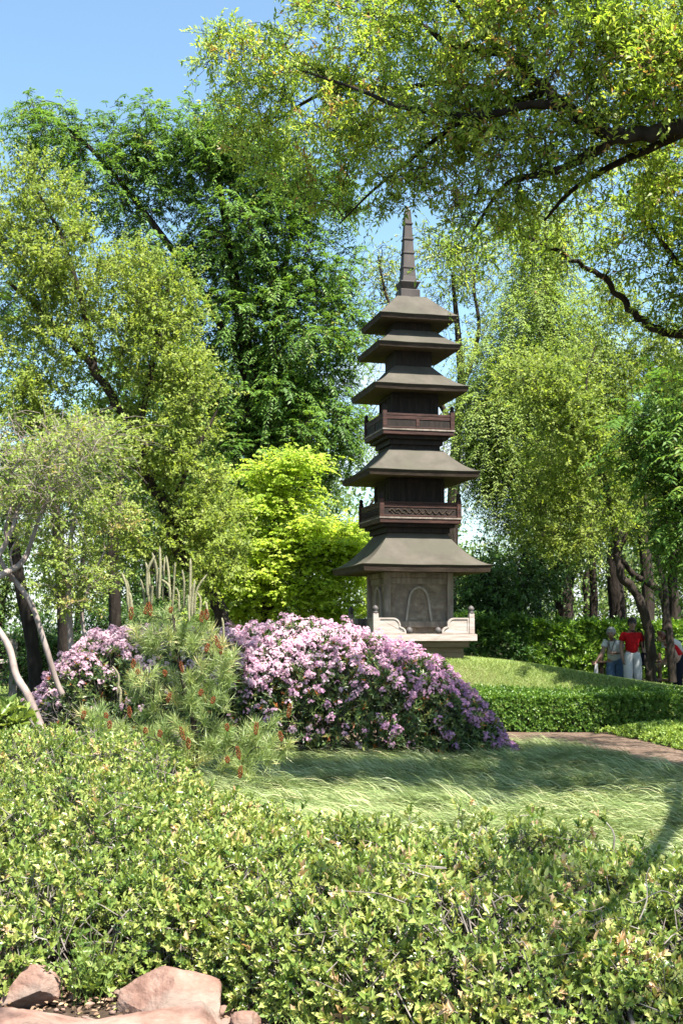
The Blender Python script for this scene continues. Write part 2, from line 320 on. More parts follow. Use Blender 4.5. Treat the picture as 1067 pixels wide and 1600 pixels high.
# ---------------------------------------------------------------- trees
class Tree:
    def __init__(s, name, base, label, cat='tree', group=None):
        base = np.array(base, float)
        base[2] = float(ground_z(base[0], base[1])) if len(base) == 3 and base[2] is not None else base[2]
        s.root = empty(name, base, label, cat, group)
        s.tub = Tubes(); s.cl = Cloud()
        s.N = np.zeros((60000, 3)); s.R = np.zeros(60000); s.D = np.zeros(60000); s.L = np.zeros(60000); s.n = 0
        s.tips = []; s.dirs = []

    def _add(s, P, R, L0):
        k = len(P); i = s.n
        s.N[i:i + k] = P; s.R[i:i + k] = R
        d = np.concatenate([[0], np.cumsum(np.linalg.norm(np.diff(P, axis=0), axis=1))])
        s.L[i:i + k] = L0 + d; s.n += k

    def limb(s, pts, r0, r1, sides=9, L0=0.0, wob=0.0):
        P = catmull(pts, 6)
        if wob:
            P[1:-1] += rng.normal(0, wob, (len(P) - 2, 3))
        R = np.linspace(1, 0, len(P)) ** 0.8 * (r0 - r1) + r1
        R = R * (1 + rng.normal(0, 0.04, len(R)))
        s.tub.add(P, R, sides); s._add(P, R, L0)

    def grow(s, tips, bf=0.3, rmin=0.006, rk=0.011, sag=0.0, rise=0.25, down_pen=0.6, wob=0.07):
        tips = np.asarray(tips)
        d0 = np.array([np.min(np.linalg.norm(s.N[:s.n] - t, axis=1)) for t in tips])
        for t in tips[np.argsort(d0)]:
            N = s.N[:s.n]
            d = np.linalg.norm(N - t, axis=1)
            cost = d + bf * s.L[:s.n] + down_pen * np.clip(N[:, 2] - t[2], 0, None)
            i = int(np.argmin(cost)); p = N[i]; D = d[i]
            if D < 0.03:
                continue
            u = (t - p) / D
            m1 = p + u * D * 0.35 + np.array([0, 0, rise * D * 0.4]) + rng.normal(0, wob * D, 3)
            m2 = p + u * D * 0.72 + np.array([0, 0, rise * D * 0.3 - sag * D * .2]) + rng.normal(0, wob * D, 3)
            P = catmull([p, m1, m2, t], 2)
            r0 = min(s.R[i] * 0.75, rmin + rk * D); r0 = max(r0, rmin)
            R = np.linspace(r0, rmin * 0.7, len(P))
            s.tub.add(P, R, 5 if r0 > 0.02 else 4)
            s._add(P[1:], R[1:], s.L[i])
            s.tips.append(t); s.dirs.append(P[-1] - P[-2])

    def foliage(s, T=8, L=8, tw=0.4, spread=0.3, leaf=(0.05, 0.025), template=RHOMB, mode='alt', kdir=0.5, krand=0.7,
                up=0.15, droop=0.25, nup=1.1, tint=(0.5, 0.22, 0.12), twig_r=0.003, flatz=1.0, tips=None, dirs=None, twigs=True):
        tips = np.array(s.tips if tips is None else tips); dirs = norm(np.array(s.dirs if dirs is None else dirs))
        N = len(tips); n = N * T
        off = rng.normal(0, spread, (n, 3)); off[:, 2] *= flatz
        base = np.repeat(tips, T, 0) + off * 0.6
        rv = rng.normal(0, 1, (n, 3)); rv[:, 2] *= flatz
        td = norm(np.repeat(dirs, T, 0) * kdir + rv * krand + off / max(spread, 1e-3) * 0.35 + np.array([0, 0, up]))
        ln = tw * rng.uniform(0.55, 1.25, n)
        dz = np.array([0, 0, -1.0])

        def pt(t):
            return base[:, None] + td[:, None] * (ln[:, None] * t)[..., None] + dz * (droop * ln[:, None] * t ** 2)[..., None]
        if twigs:
            t3 = np.broadcast_to(np.array([-0.35, 0.3, 1.0]), (n, 3))
            s.tub.add(pt(t3), np.broadcast_to(np.array([1.3, 1.0, 0.5]) * twig_r, (n, 3)), 3)
        t = (np.arange(L)[None] + rng.uniform(0.1, 0.9, (n, L))) / L
        if mode == 'pinnate':
            t = np.broadcast_to((np.arange(L)[None] // 2 * 2 + 1.0) / L, (n, L)) + rng.normal(0, 0.01, (n, L))
        pos = pt(t).reshape(-1, 3)
        tan = norm(td[:, None] + dz * (2 * droop * t)[..., None]).reshape(-1, 3)
        k = n * L
        lay = np.array([0, 0, 1.0])
        lit = np.array([0.24, -0.5, 0.83])          # leaves turn their faces towards the light
        side = norm(np.cross(tan, lay) + 1e-4)
        rnd = rng.normal(0, 1, (k, 3))
        if mode == 'pinnate':
            sg = np.tile(np.array([1.0, -1.0] * (L // 2 + 1))[:L], n)[:, None]
            ax = side * sg * 0.85 + tan * 0.45 - lay * 0.25 + rnd * 0.12
            nr = np.cross(side, tan); nr = nr * np.sign(nr[:, 2:3] + 1e-6) + lit * 0.9 + rnd * 0.3
        elif mode == 'flat':
            ph = rng.uniform(0, 2 * PI, k)[:, None]
            ax = side * np.sin(ph) + np.cross(lay, side) * np.cos(ph) - lay * 0.15 + rnd * 0.15 + tan * 0.3
            nr = lit + rng.normal(0, 1, (k, 3)) * 0.35
        else:
            ph = rng.uniform(0, 2 * PI, k)[:, None]
            e2 = np.cross(tan, side)
            ax = tan * 0.6 + (side * np.sin(ph) + e2 * np.cos(ph)) * 0.8 + rnd * 0.2
            nr = lit * nup + rng.normal(0, 1, (k, 3)) * 0.5
        tt = tint[0] + np.repeat(np.repeat(rng.normal(0, tint[1], N), T), L) + np.repeat(rng.normal(0, tint[2], n), L) + rng.normal(0, 0.12, k)
        sc = rng.uniform(0.7, 1.2, k)
        s.cl.leaves(pos, ax, nr, leaf[0] * sc, leaf[1] * sc, template, tt)

    def done(s, bark, leafmat, leaves=True):
        s.tub.build('trunk', bark, s.root)
        if leaves and s.cl.n:
            s.cl.build('crown', leafmat, s.root)
        return s.root


def in_ell(specs, shell=2.6):
    """points in ellipsoids given as (px, py, rx, ry, depth, thickness, count)"""
    out = []
    for px, py, rx, ry, d, rd, n in specs:
        c = at(px, py, d); sc = d / FPX
        v = norm(rng.normal(0, 1, (n, 3))) * rng.uniform(0, 1, (n, 1)) ** (1 / shell)
        out.append(c + v * np.array([rx * sc, rd, ry * sc]))
    return np.concatenate(out)


def poly_at(pts, d):
    """trunk line: (px, py) or (px, py, depth)"""
    return np.array([at(p[0], p[1], p[2] if len(p) > 2 else d) for p in pts])


# ================================================================ ground
def sheet(name, x0, x1, y0, y1, step, dz, mat, mask=None, kind='structure'):
    xs = np.arange(x0, x1 + step * .5, step); ys = np.arange(y0, y1 + step * .5, step)
    X, Y = np.meshgrid(xs, ys)
    Z = ground_z(X, Y) + dz
    V = np.stack([X, Y, Z], -1).reshape(-1, 3)
    nx = len(xs)
    i, j = np.meshgrid(np.arange(nx - 1), np.arange(len(ys) - 1))
    q = np.stack([j * nx + i, j * nx + i + 1, (j + 1) * nx + i + 1, (j + 1) * nx + i], -1).reshape(-1, 4)
    if mask is not None:
        c = V[q].mean(1)
        q = q[mask(c[:, 0], c[:, 1])]
        used = np.unique(q); remap = -np.ones(len(V), int); remap[used] = np.arange(len(used))
        V, q = V[used], remap[q]
    o = mesh_np(name, V, [q], mat, smooth=True)
    return tag(o, kind=kind)


xs = np.concatenate([np.linspace(-150, -14, 24), np.arange(-13.5, 13.6, 0.5), np.linspace(14, 150, 24)])
ys = np.concatenate([np.arange(-6, 45, 0.5), np.linspace(46, 260, 40)])
X, Y = np.meshgrid(xs, ys)
V = np.stack([X, Y, ground_z(X, Y)], -1).reshape(-1, 3)
i, j = np.meshgrid(np.arange(len(xs) - 1), np.arange(len(ys) - 1)); nx = len(xs)
tag(mesh_np('ground', V, [np.stack([j * nx + i, j * nx + i + 1, (j + 1) * nx + i + 1, (j + 1) * nx + i], -1).reshape(-1, 4)], M['soil'], smooth=True), kind='structure')

PATH_NEAR = np.array([(-0.4, 17.6), (1.6, 17.6), (2.5, 16.9), (3.0, 15.8), (3.25, 14.7), (3.4, 13.6), (3.7, 11), (4.1, 6), (4.5, -4)])
PATH_FAR = np.array([(0.0, 20.45), (3.6, 20.45), (4.1, 19.9), (4.36, 18.6), (4.55, 16.8), (4.75, 15.2), (5.3, 11), (5.8, 6), (6.2, -4)])


def strip(name, A, B, dz, mat, n=60, m=8):
    def res(P):
        P = catmull(np.c_[P, np.zeros(len(P))], 8)[:, :2]
        d = np.concatenate([[0], np.cumsum(np.linalg.norm(np.diff(P, axis=0), axis=1))]); d /= d[-1]
        return np.c_[np.interp(np.linspace(0, 1, n), d, P[:, 0]), np.interp(np.linspace(0, 1, n), d, P[:, 1])]
    a, b = res(A), res(B)
    t = np.linspace(0, 1, m)[None, :, None]
    G = a[:, None] * (1 - t) + b[:, None] * t
    V = np.dstack([G, ground_z(G[..., 0], G[..., 1]) + dz]).reshape(-1, 3)
    i, j = np.meshgrid(np.arange(m - 1), np.arange(n - 1))
    q = np.stack([j * m + i, j * m + i + 1, (j + 1) * m + i + 1, (j + 1) * m + i], -1).reshape(-1, 4)
    return tag(mesh_np(name, V, [q], mat, smooth=True), kind='structure')


strip('path', PATH_NEAR, PATH_FAR, 0.012, M['path'])
lawn_mask = lambda x, y: (y > 21.3) & (y < 27.2) & (x > -5.5) & (x < 9) & ((y < 26.3) | (x > -1)) & ~((x > 5.0) & (y > 26.4))
sheet('lawn', -5.5, 9, 21.3, 27.2, 0.25, 0.014, M['lawn'], lawn_mask)
sheet('side_lawn', -14, -4.8, 20.5, 37, 0.5, 0.018, M['lawn'])


def blades(name, pts, L, W, lean, leanvar, mat, tintmean=0.45, tintvar=0.2, seg=3, curl=0.8, rise=(0.5, 1.25)):
    """curved grass blades: pts (n,3) roots, lean (n,2) horizontal direction the blade falls to"""
    n = len(pts)
    L = L * rng.uniform(0.6, 1.25, n)
    hd = norm(lean + rng.normal(0, leanvar, (n, 2)))
    hd = np.c_[hd, np.zeros(n)]
    sd = np.c_[-hd[:, 1], hd[:, 0], np.zeros(n)] + rng.normal(0, 0.3, (n, 3))
    sd = norm(sd)
    a0 = rng.uniform(rise[0], rise[1], n)
    P = [pts]
    for k in range(seg):
        a = a0 - curl * k + rng.normal(0, 0.1, n)
        a = np.maximum(a, -0.45)
        P.append(P[-1] + (hd * np.cos(a)[:, None] + np.array([0, 0, 1.0]) * np.sin(a)[:, None]) * (L / seg)[:, None])
    V = []
    for k in range(seg):
        w = W * (1 - 0.25 * k) * rng.uniform(0.7, 1.2, n)
        V += [P[k] - sd * (w / 2)[:, None], P[k] + sd * (w / 2)[:, None]]
    V.append(P[-1])
    V = np.stack(V, 1); k = V.shape[1]
    off = np.arange(n)[:, None] * k
    quads = np.concatenate([np.array([[2 * s, 2 * s + 1, 2 * s + 3, 2 * s + 2]]) + off for s in range(seg - 1)])
    tris = np.array([[2 * seg - 2, 2 * seg - 1, 2 * seg]]) + off
    tn = np.clip(tintmean + rng.normal(0, tintvar, n), 0, 1)
    return mesh_np(name, V.reshape(-1, 3), [tris, quads], mat, None, np.concatenate([tn] + [tn] * (seg - 1)))


# --- bed outline (ground plan)
BX = np.array([-6, -4, -3, -2.3, -1.6, -0.65, 0.1, 0.63, 1.14, 1.76, 2.6, 4.0])
BY = np.array([12.4, 12, 11.9, 11.4, 10.5, 8.7, 8.2, 7.8, 7.4, 6.9, 6.7, 6.5])
bed_back = lambda x: np.interp(x, BX, BY)
bed_front = lambda x: np.interp(x, [-4, -1.45, -1.2, -0.55, -0.35, 0.1, 0.5, 3], [5.68, 5.66, 5.85, 5.76, 5.42, 5.15, 4.9, 4.7])


def vnoise(x, y, seed=0.0):
    return (np.sin(x * 2.3 + 1.7 * np.sin(y * 1.9 + seed)) + np.sin(y * 2.9 + 1.3 * np.sin(x * 2.1 - seed) + seed) + 0.6 * np.sin(x * 5.3 + y * 4.1 + seed) + 0.6 * np.sin(x * 4.7 - y * 5.9 + 2 * seed)) / 3.2


# --- long flopping grass between bed, path and the flowering shrubs
n = 260000
px = rng.uniform(-2.6, 5.0, n); py = 7.0 + (20.0 - 7.0) * rng.uniform(0, 1, n) ** 1.1
near = np.interp(py, [6, 11, 13.8, 15.5, 16.8, 17.6, 18.2], [4.55, 4.12, 3.8, 3.6, 3.4, 3.1, 2.6])
ok = (py > bed_back(px) - 0.4) & (px < near + 0.12 * vnoise(px * 3, py * 3)) & (py < 18.2)
px, py = px[ok], py[ok]
keep = rng.uniform(0, 1, len(px)) < np.clip(10.5 / py, 0.35, 1)
px, py = px[keep], py[keep]
hum = 0.07 * vnoise(px * 1.1, py * 1.5, 2.0) + 0.045 * vnoise(px * 3.1, py * 3.7, 5.0) + 0.06
hum = hum * np.clip((18.4 - py) / 3, 0.2, 1)
pts = np.c_[px, py, ground_z(px, py) + hum - 0.02]
lean = np.c_[-1.0 + 0.5 * vnoise(px * 0.8, py * 0.8, 1.0), -0.15 + 0.75 * vnoise(px * .9, py * .9, 3.0)]
g = blades('long_grass', pts, 0.3, 0.0065, lean, 0.28, M['longgrass'], 0.42 + 0.16 * vnoise(px * 2.6, py * 2.9, 9.0), 0.17, 4, 0.36, (0.25, 0.95))
k_ = rng.choice(len(pts), 30000, replace=False)
k_ = k_[vnoise(pts[k_, 0] * 2.1, pts[k_, 1] * 2.3, 7.0) > -0.25]
g2 = blades('long_grass_highlights', pts[k_] + np.array([0, 0, 0.03]), 0.3, 0.011, lean[k_], 0.22, M['longgrass'], 0.8, 0.1, 4, 0.36, (0.4, 1.1))  # pale tint puts sunlit highlights into the blade colour
tag(g2, 'wide pale blades painted as sunlit highlights on the combed grass', 'grass', kind='stuff')
tag(g, 'long fine grass combed flat in waves between shrubs and path', 'grass', kind='stuff')

# short turf on the mound and on the far left lawn
n = 260000
px = rng.uniform(-3.0, 8.5, n); py = 21.3 + 5.8 * rng.uniform(0, 1, n)
ok = lawn_mask(px, py)
px, py = px[ok], py[ok]
a = rng.uniform(0, 2 * PI, len(px))
t_ = blades('turf', np.c_[px, py, ground_z(px, py) + 0.01], 0.062, 0.006, np.c_[np.cos(a), np.sin(a)], 0.1, M['turf'], 0.5, 0.22, 2, 0.5)
tag(t_, 'short mown turf over the mound in front of the pagoda', 'grass', kind='stuff')
n = 60000
px = rng.uniform(-11, -4.8, n); py = rng.uniform(20.5, 36.5, n)
a = rng.uniform(0, 2 * PI, n)
t_ = blades('side_turf', np.c_[px, py, ground_z(px, py) + 0.015], 0.09, 0.011, np.c_[np.cos(a), np.sin(a)], 0.1, M['turf'], 0.5, 0.22, 2, 0.5)
tag(t_, 'short mown turf on the lawn far left by the low fence', 'grass', kind='stuff')


# ================================================================ pagoda
class G:
    """hand geometry: boxes, prisms, lathes and tubes collected into ONE mesh"""
    def __init__(s):
        s.v, s.f = [], []

    def add(s, v, f):
        o = len(s.v); s.v += [tuple(p) for p in v]; s.f += [tuple(i + o for i in q) for q in f]

    def box(s, x0, x1, y0, y1, z0, z1):
        s.add([(x0, y0, z0), (x1, y0, z0), (x1, y1, z0), (x0, y1, z0), (x0, y0, z1), (x1, y0, z1), (x1, y1, z1), (x0, y1, z1)],
              [(3, 2, 1, 0), (4, 5, 6, 7), (0, 1, 5, 4), (1, 2, 6, 5), (2, 3, 7, 6), (3, 0, 4, 7)])

    def frustum(s, a0, z0, a1, z1):
        s.add([(-a0, -a0, z0), (a0, -a0, z0), (a0, a0, z0), (-a0, a0, z0), (-a1, -a1, z1), (a1, -a1, z1), (a1, a1, z1), (-a1, a1, z1)],
              [(3, 2, 1, 0), (4, 5, 6, 7), (0, 1, 5, 4), (1, 2, 6, 5), (2, 3, 7, 6), (3, 0, 4, 7)])

    def lathe(s, prof, c=(0, 0, 0), n=14):
        v = []
        for r, z in prof:
            v += [(c[0] + r * math.cos(2 * PI * k / n), c[1] + r * math.sin(2 * PI * k / n), c[2] + z) for k in range(n)]
        m = len(prof)
        f = [(i * n + k, i * n + (k + 1) % n, (i + 1) * n + (k + 1) % n, (i + 1) * n + k) for i in range(m - 1) for k in range(n)]
        f.append(tuple(range(n - 1, -1, -1))); f.append(tuple((m - 1) * n + k for k in range(n)))
        s.add(v, f)

    def prism(s, outline, y0, y1):
        """outline in x-z (counter-clockwise seen from -y), pushed from y0 to y1"""
        n = len(outline)
        v = [(x, y0, z) for x, z in outline] + [(x, y1, z) for x, z in outline]
        s.add(v, [tuple(range(n)), tuple(range(2 * n - 1, n - 1, -1))] + [(k, k + n, (k + 1) % n + n, (k + 1) % n) for k in range(n)])

    def tube(s, P, R, sides=6):
        t = Tubes(); P = np.asarray(P, float)
        t.add(P, np.broadcast_to(R, (len(P),)), sides)
        s.add(t.V[0].tolist(), t.Q[0].tolist())

    def turn(s, k):
        c, sn = [(1, 0), (0, 1), (-1, 0), (0, -1)][k % 4]
        s.v = [(x * c - y * sn, x * sn + y * c, z) for x, y, z in s.v]
        return s

    def build(s, name, mat, parent=None, bevel=0.0, smooth=False, loc=None):
        me = bpy.data.meshes.new(name)
        me.from_pydata(s.v, [], s.f); me.update()
        me.materials.append(mat)
        if smooth:
            me.polygons.foreach_set('use_smooth', np.ones(len(me.polygons), bool))
        o = bpy.data.objects.new(name, me); C.objects.link(o)
        if parent is not None: o.parent = parent
        if loc is not None: o.location = loc
        if bevel:
            b = o.modifiers.new('edge', 'BEVEL'); b.width = bevel; b.segments = 2; b.limit_method = 'ANGLE'; b.angle_limit = math.radians(40)
        return o


PZ = 1.12
pag = empty('pagoda', (1.266, 24.0, PZ), 'five roofed weathered wooden pagoda tower with tall spire on grass mound', 'pagoda', rz=0.2375)


def rel(z):
    return z - PZ


# base
g = G(); g.frustum(0.79, -0.25, 0.79, rel(1.29)); g.build('plinth', M['plinth_wood'], pag, 0.008)
g = G(); g.box(-0.87, 0.87, -0.87, 0.87, rel(1.293), rel(1.405)); pl = g.build('base_beam', M['plinth_wood'], pag, 0.008)
g = G(); g.box(-0.985, 0.985, -0.985, 0.985, rel(1.408), rel(1.526)); g.build('platform', M['pale_wood'], pag, 0.008)
g = G(); g.box(-0.965, 0.965, -0.965, 0.965, rel(1.529), rel(1.541)); g.build('platform_deck', M['grey_wood'], pag, 0.003)


def newel(x, y, z0, h, w, mat, ballmat, r, name='corner_post'):
    g = G(); w2 = w / 2
    g.box(x - w2, x + w2, y - w2, y + w2, z0, z0 + h)
    p = g.build(name, mat, pag, 0.006)
    b = G()
    b.lathe([(w2 * 1.05, 0.003), (w2 * 1.05, 0.028), (w2 * 0.8, 0.04), (r * 0.72, 0.05), (r, 0.05 + r * 0.55), (r * 0.97, 0.05 + r * 0.85), (r * 0.66, 0.05 + r * 1.4), (r * 0.2, 0.05 + r * 1.68), (0.002, 0.05 + r * 1.78)], (x, y, z0 + h), 16)
    b.build('finial_ball', ballmat, p, smooth=True)
    return p


for sx in (-1, 1):
    for sy in (-1, 1):
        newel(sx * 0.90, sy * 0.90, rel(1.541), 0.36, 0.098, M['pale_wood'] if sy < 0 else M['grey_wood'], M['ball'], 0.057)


def arc(cx, cz, r, a0, a1, n=7):
    return [(cx + r * math.cos(math.radians(a0 + (a1 - a0) * i / (n - 1))), cz + r * math.sin(math.radians(a0 + (a1 - a0) * i / (n - 1)))) for i in range(n)]


def cloud_outline(x0, L, h, ins=0.0):
    """stepped, rounded rail panel from the post (x0) towards the opening"""
    z0 = 0.0 + ins
    o = [(x0 + ins, z0), (x0 + L - ins, z0)]
    o += arc(x0 + L - 0.115, 0.0 + 0.01, 0.115 - ins, 5, 80)
    o += [(x0 + L - 0.108 - ins, 0.128 - ins * .3)]
    o += arc(x0 + L - 0.245, h - 0.14, 0.14 - ins, 2, 90)
    o += [(x0 + ins, h - ins)]
    return o


for k in range(4):
    for sgn in (1, -1):
        out = cloud_outline(-0.848, 0.515, 0.285)
        inn = cloud_outline(-0.848, 0.515, 0.285, 0.028)
        g = G(); g.prism([(x, z + rel(1.542)) for x, z in inn], -0.918, -0.882)
        # raised border: a band between the two outlines
        n = len(out)
        zo = rel(1.542)
        vs = [(x, -0.932, z + zo) for x, z in out] + [(x, -0.932, z + zo) for x, z in inn] + [(x, -0.868, z + zo) for x, z in out] + [(x, -0.868, z + zo) for x, z in inn]
        fs = []
        for q in range(n):
            r = (q + 1) % n
            fs += [(q, r, n + r, n + q), (2 * n + q, 3 * n + q, 3 * n + r, 2 * n + r), (q, 2 * n + q, 2 * n + r, r), (n + q, n + r, 3 * n + r, 3 * n + q)]
        g.add(vs, fs)
        if sgn < 0:
            g.v = [(-x, y, z) for x, y, z in g.v]; g.f = [tuple(reversed(f)) for f in g.f]
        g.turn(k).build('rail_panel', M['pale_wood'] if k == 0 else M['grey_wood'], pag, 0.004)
    if k == 0:
        for x in (-0.27, 0.27):
            b = G(); b.lathe([(0.03, 0), (0.05, 0.018), (0.06, 0.05), (0.054, 0.085), (0.03, 0.11), (0.004, 0.12)], (x, -0.9, rel(1.541)), 16)
            b.build('low_knob', M['ball'], pag, smooth=True)

# first storey
g = G(); g.box(-0.575, 0.575, -0.575, 0.575, rel(1.542), rel(2.62)); g.build('lower_wall', M['panel_wood'], pag)
for sx in (-1, 1):
    for sy in (-1, 1):
        g = G(); x, y = sx * 0.595, sy * 0.595
        g.box(x - 0.055, x + 0.055, y - 0.055, y + 0.055, rel(1.542), rel(2.66)); g.build('wall_post', M['grey_wood'], pag, 0.008)
for k in range(4):
    g = G()
    g.box(-0.538, 0.538, -0.64, -0.576, rel(1.655), rel(1.765))
    g.turn(k).build('sill_beam', M['grey_wood'], pag, 0.006)
    g = G(); g.box(-0.538, 0.538, -0.625, -0.576, rel(2.56), rel(2.66)); g.box(-0.538, 0.538, -0.605, -0.576, rel(2.45), rel(2.555))
    g.turn(k).build('head_beam', M['grey_wood'], pag, 0.006)
    # bell-shaped window moulding
    half = [(-0.24, 1.768), (-0.222, 1.9), (-0.2, 2.05), (-0.182, 2.17), (-0.155, 2.26), (-0.11, 2.33), (-0.05, 2.37), (0.0, 2.385)]
    path = half + [(-x, z) for x, z in half[-2::-1]]
    P = catmull([(x, 0, z) for x, z in path], 3)
    nrm = np.gradient(P, axis=0); nrm = norm(np.c_[-nrm[:, 2], np.zeros(len(P)), nrm[:, 0]])
    A, B = P + nrm * 0.02, P - nrm * 0.02
    g = G(); vs, fs = [], []
    for a_, b_ in zip(A, B):
        vs += [(a_[0], -0.577, rel(a_[2])), (a_[0], -0.622, rel(a_[2])), (b_[0], -0.622, rel(b_[2])), (b_[0], -0.577, rel(b_[2]))]
    for q in range(len(P) - 1):
        o_ = q * 4
        fs += [(o_ + 0, o_ + 1, o_ + 5, o_ + 4), (o_ + 1, o_ + 2, o_ + 6, o_ + 5), (o_ + 2, o_ + 3, o_ + 7, o_ + 6)]
    fs += [(3, 2, 1, 0), tuple(len(vs) - 4 + q for q in range(4))]
    g.add(vs, fs)
    g.turn(k).build('window_moulding', M['moulding'], pag, 0.005)


def roof(a0, z0, a1, z1, ex, fh, lift, name='roof', nseg=9, nu=13):
    """concave four-sided roof skin with a slanting fascia and a soffit as its sub-parts"""
    g = G()
    us = np.linspace(-1, 1, nu)
    for k in range(4):
        vs, fs = [], []
        for i_ in range(nseg + 1):
            t = i_ / nseg
            a = a0 + (a1 - a0) * t
            z = z0 + (z1 - z0) * t ** ex
            for u in us:
                vs.append((u * a, -a, rel(z + lift * abs(u) ** 3 * (1 - t) ** 3) + 0.003 * math.sin(7 * u + 5 * t + k)))
        for i_ in range(nseg):
            for q in range(nu - 1):
                b = i_ * nu + q
                fs.append((b, b + 1, b + nu + 1, b + nu))
        h = G(); h.add(vs, fs); h.turn(k); g.add(h.v, h.f)
    g.add([(-a1, -a1, rel(z1)), (a1, -a1, rel(z1)), (a1, a1, rel(z1)), (-a1, a1, rel(z1))], [(0, 1, 2, 3)])
    r = g.build(name, M['roof'], pag)
    me = r.data
    me.polygons.foreach_set('use_smooth', np.ones(len(me.polygons), bool))
    es = r.modifiers.new('hips', 'EDGE_SPLIT'); es.split_angle = math.radians(25)
    # thin bright lip, fascia, soffit
    for part, (ia, oa, za, zb, ma) in {'drip_edge': (0.012, 0.012, -0.018, -0.002, 'roof'), 'fascia': (0.04, 0.02, -fh, -0.0185, 'fascia')}.items():
        g = G()
        for k in range(4):
            vs, fs = [], []
            for u in us:
                zl = lift * abs(u) ** 3
                vs += [(u * (a0 - oa + (0.012 if part == 'drip_edge' else 0)), -(a0 - oa + (0.012 if part == 'drip_edge' else 0)), rel(z0 + zb + zl)), (u * (a0 - ia), -(a0 - ia), rel(z0 + za + zl))]
            for q in range(nu - 1):
                fs.append((2 * q + 1, 2 * q + 3, 2 * q + 2, 2 * q))
            h = G(); h.add(vs, fs); h.turn(k); g.add(h.v, h.f)
        g.build(part, M[ma], r)
    g = G()
    for k in range(4):
        vs, fs = [], []
        ai = a1 * 0.5
        for u in us:
            zl = lift * abs(u) ** 3
            vs += [(u * (a0 - 0.04), -(a0 - 0.04), rel(z0 - fh + zl)), (u * ai, -ai, rel(z0 - fh + 0.03))]
        for q in range(nu - 1):
            fs.append((2 * q + 1, 2 * q + 3, 2 * q + 2, 2 * q))
        # sparse rafters
        h = G(); h.add(vs, fs)
        h.turn(k); g.add(h.v, h.f)
    g.build('soffit', M['soffit'], r)
    return r


roof(1.214, 2.77, 0.54, 3.40, 1.6, 0.125, 0.012)
roof(1.066, 4.49, 0.52, 4.93, 1.5, 0.105, 0.01)
roof(0.918, 6.09, 0.365, 6.53, 1.5, 0.1, 0.008)
roof(0.809, 6.89, 0.42, 7.2, 1.35, 0.09, 0.006)
roof(0.757, 7.44, 0.294, 7.886, 1.12, 0.09, 0.004)


def neck(a, z0, z1, name='neck', mat='dark_wood'):
    g = G(); g.box(-a, a, -a, a, rel(z0), rel(z1)); return g.build(name, M[mat], pag, 0.006)


def balcony(a, zt, w, pw, panel):
    """floor slab with reddish edge board, stepped supports, posts and rails"""
    g = G(); g.box(-a, a, -a, a, rel(zt - 0.03), rel(zt)); fl = g.build('balcony_floor', M['grey_wood'], pag, 0.004)
    g = G(); g.box(-a + 0.014, a - 0.014, -a + 0.014, a - 0.014, rel(zt - 0.105), rel(zt - 0.031)); g.build('edge_board', M['red_wood'], fl, 0.006)
    g = G(); g.box(-a + 0.1, a - 0.1, -a + 0.1, a - 0.1, rel(zt - 0.17), rel(zt - 0.106)); g.build('support_beam', M['dark_wood'], fl, 0.006)
    g = G(); g.box(-a + 0.18, a - 0.18, -a + 0.18, a - 0.18, rel(zt - 0.27), rel(zt - 0.171)); g.build('support_beam', M['dark_wood'], fl, 0.006)
    for sx in (-1, 1):
        for sy in (-1, 1):
            newel(sx * w, sy * w, rel(zt) + 0.001, 0.33, pw, M['red_wood'], M['dark_wood'], pw * 0.52, 'railing_post')
    e = w - pw / 2 - 0.001
    for k in range(4):
        g = G()
        g.box(-e, e, -w - 0.024, -w + 0.024, rel(zt + 0.245), rel(zt + 0.285))
        g.box(-e, e, -w - 0.018, -w + 0.018, rel(zt + 0.175), rel(zt + 0.243))
        g.box(-e, e, -w - 0.02, -w + 0.02, rel(zt + 0.012), rel(zt + 0.04))
        if not panel:
            for x in (-0.02,):
                g.box(x - 0.03, x + 0.03, -w - 0.022, -w + 0.022, rel(zt + 0.041), rel(zt + 0.174))
        rl = g.turn(k).build('railing', M['red_wood'], pag, 0.004)
        g = G(); g.box(-e, e, -w - 0.008, -w + 0.008, rel(zt + 0.041), rel(zt + 0.174))
        g.turn(k).build('railing_panel', M['dark_wood'], rl)
        if panel:
            g = G()
            for j_ in range(9):
                x0 = -e + 0.1 + j_ * (2 * e - 0.16) / 9
                P = [(x0 + 0.15 * t, -w - 0.011, rel(zt + 0.106 + 0.042 * math.sin(t * 5.2 + j_ * 0.4) * (1 - 0.3 * t))) for t in np.linspace(0, 1, 10)]
                g.tube(P, np.linspace(0.016, 0.008, 10), 6)
                P = [(x0 + 0.02 + 0.07 * t, -w - 0.011, rel(zt + 0.075 + 0.03 * math.cos(t * 4 + j_))) for t in np.linspace(0, 1, 7)]
                g.tube(P, np.linspace(0.01, 0.005, 7), 6)
            g.turn(k).build('wave_carving', M['fascia'], rl, smooth=True)


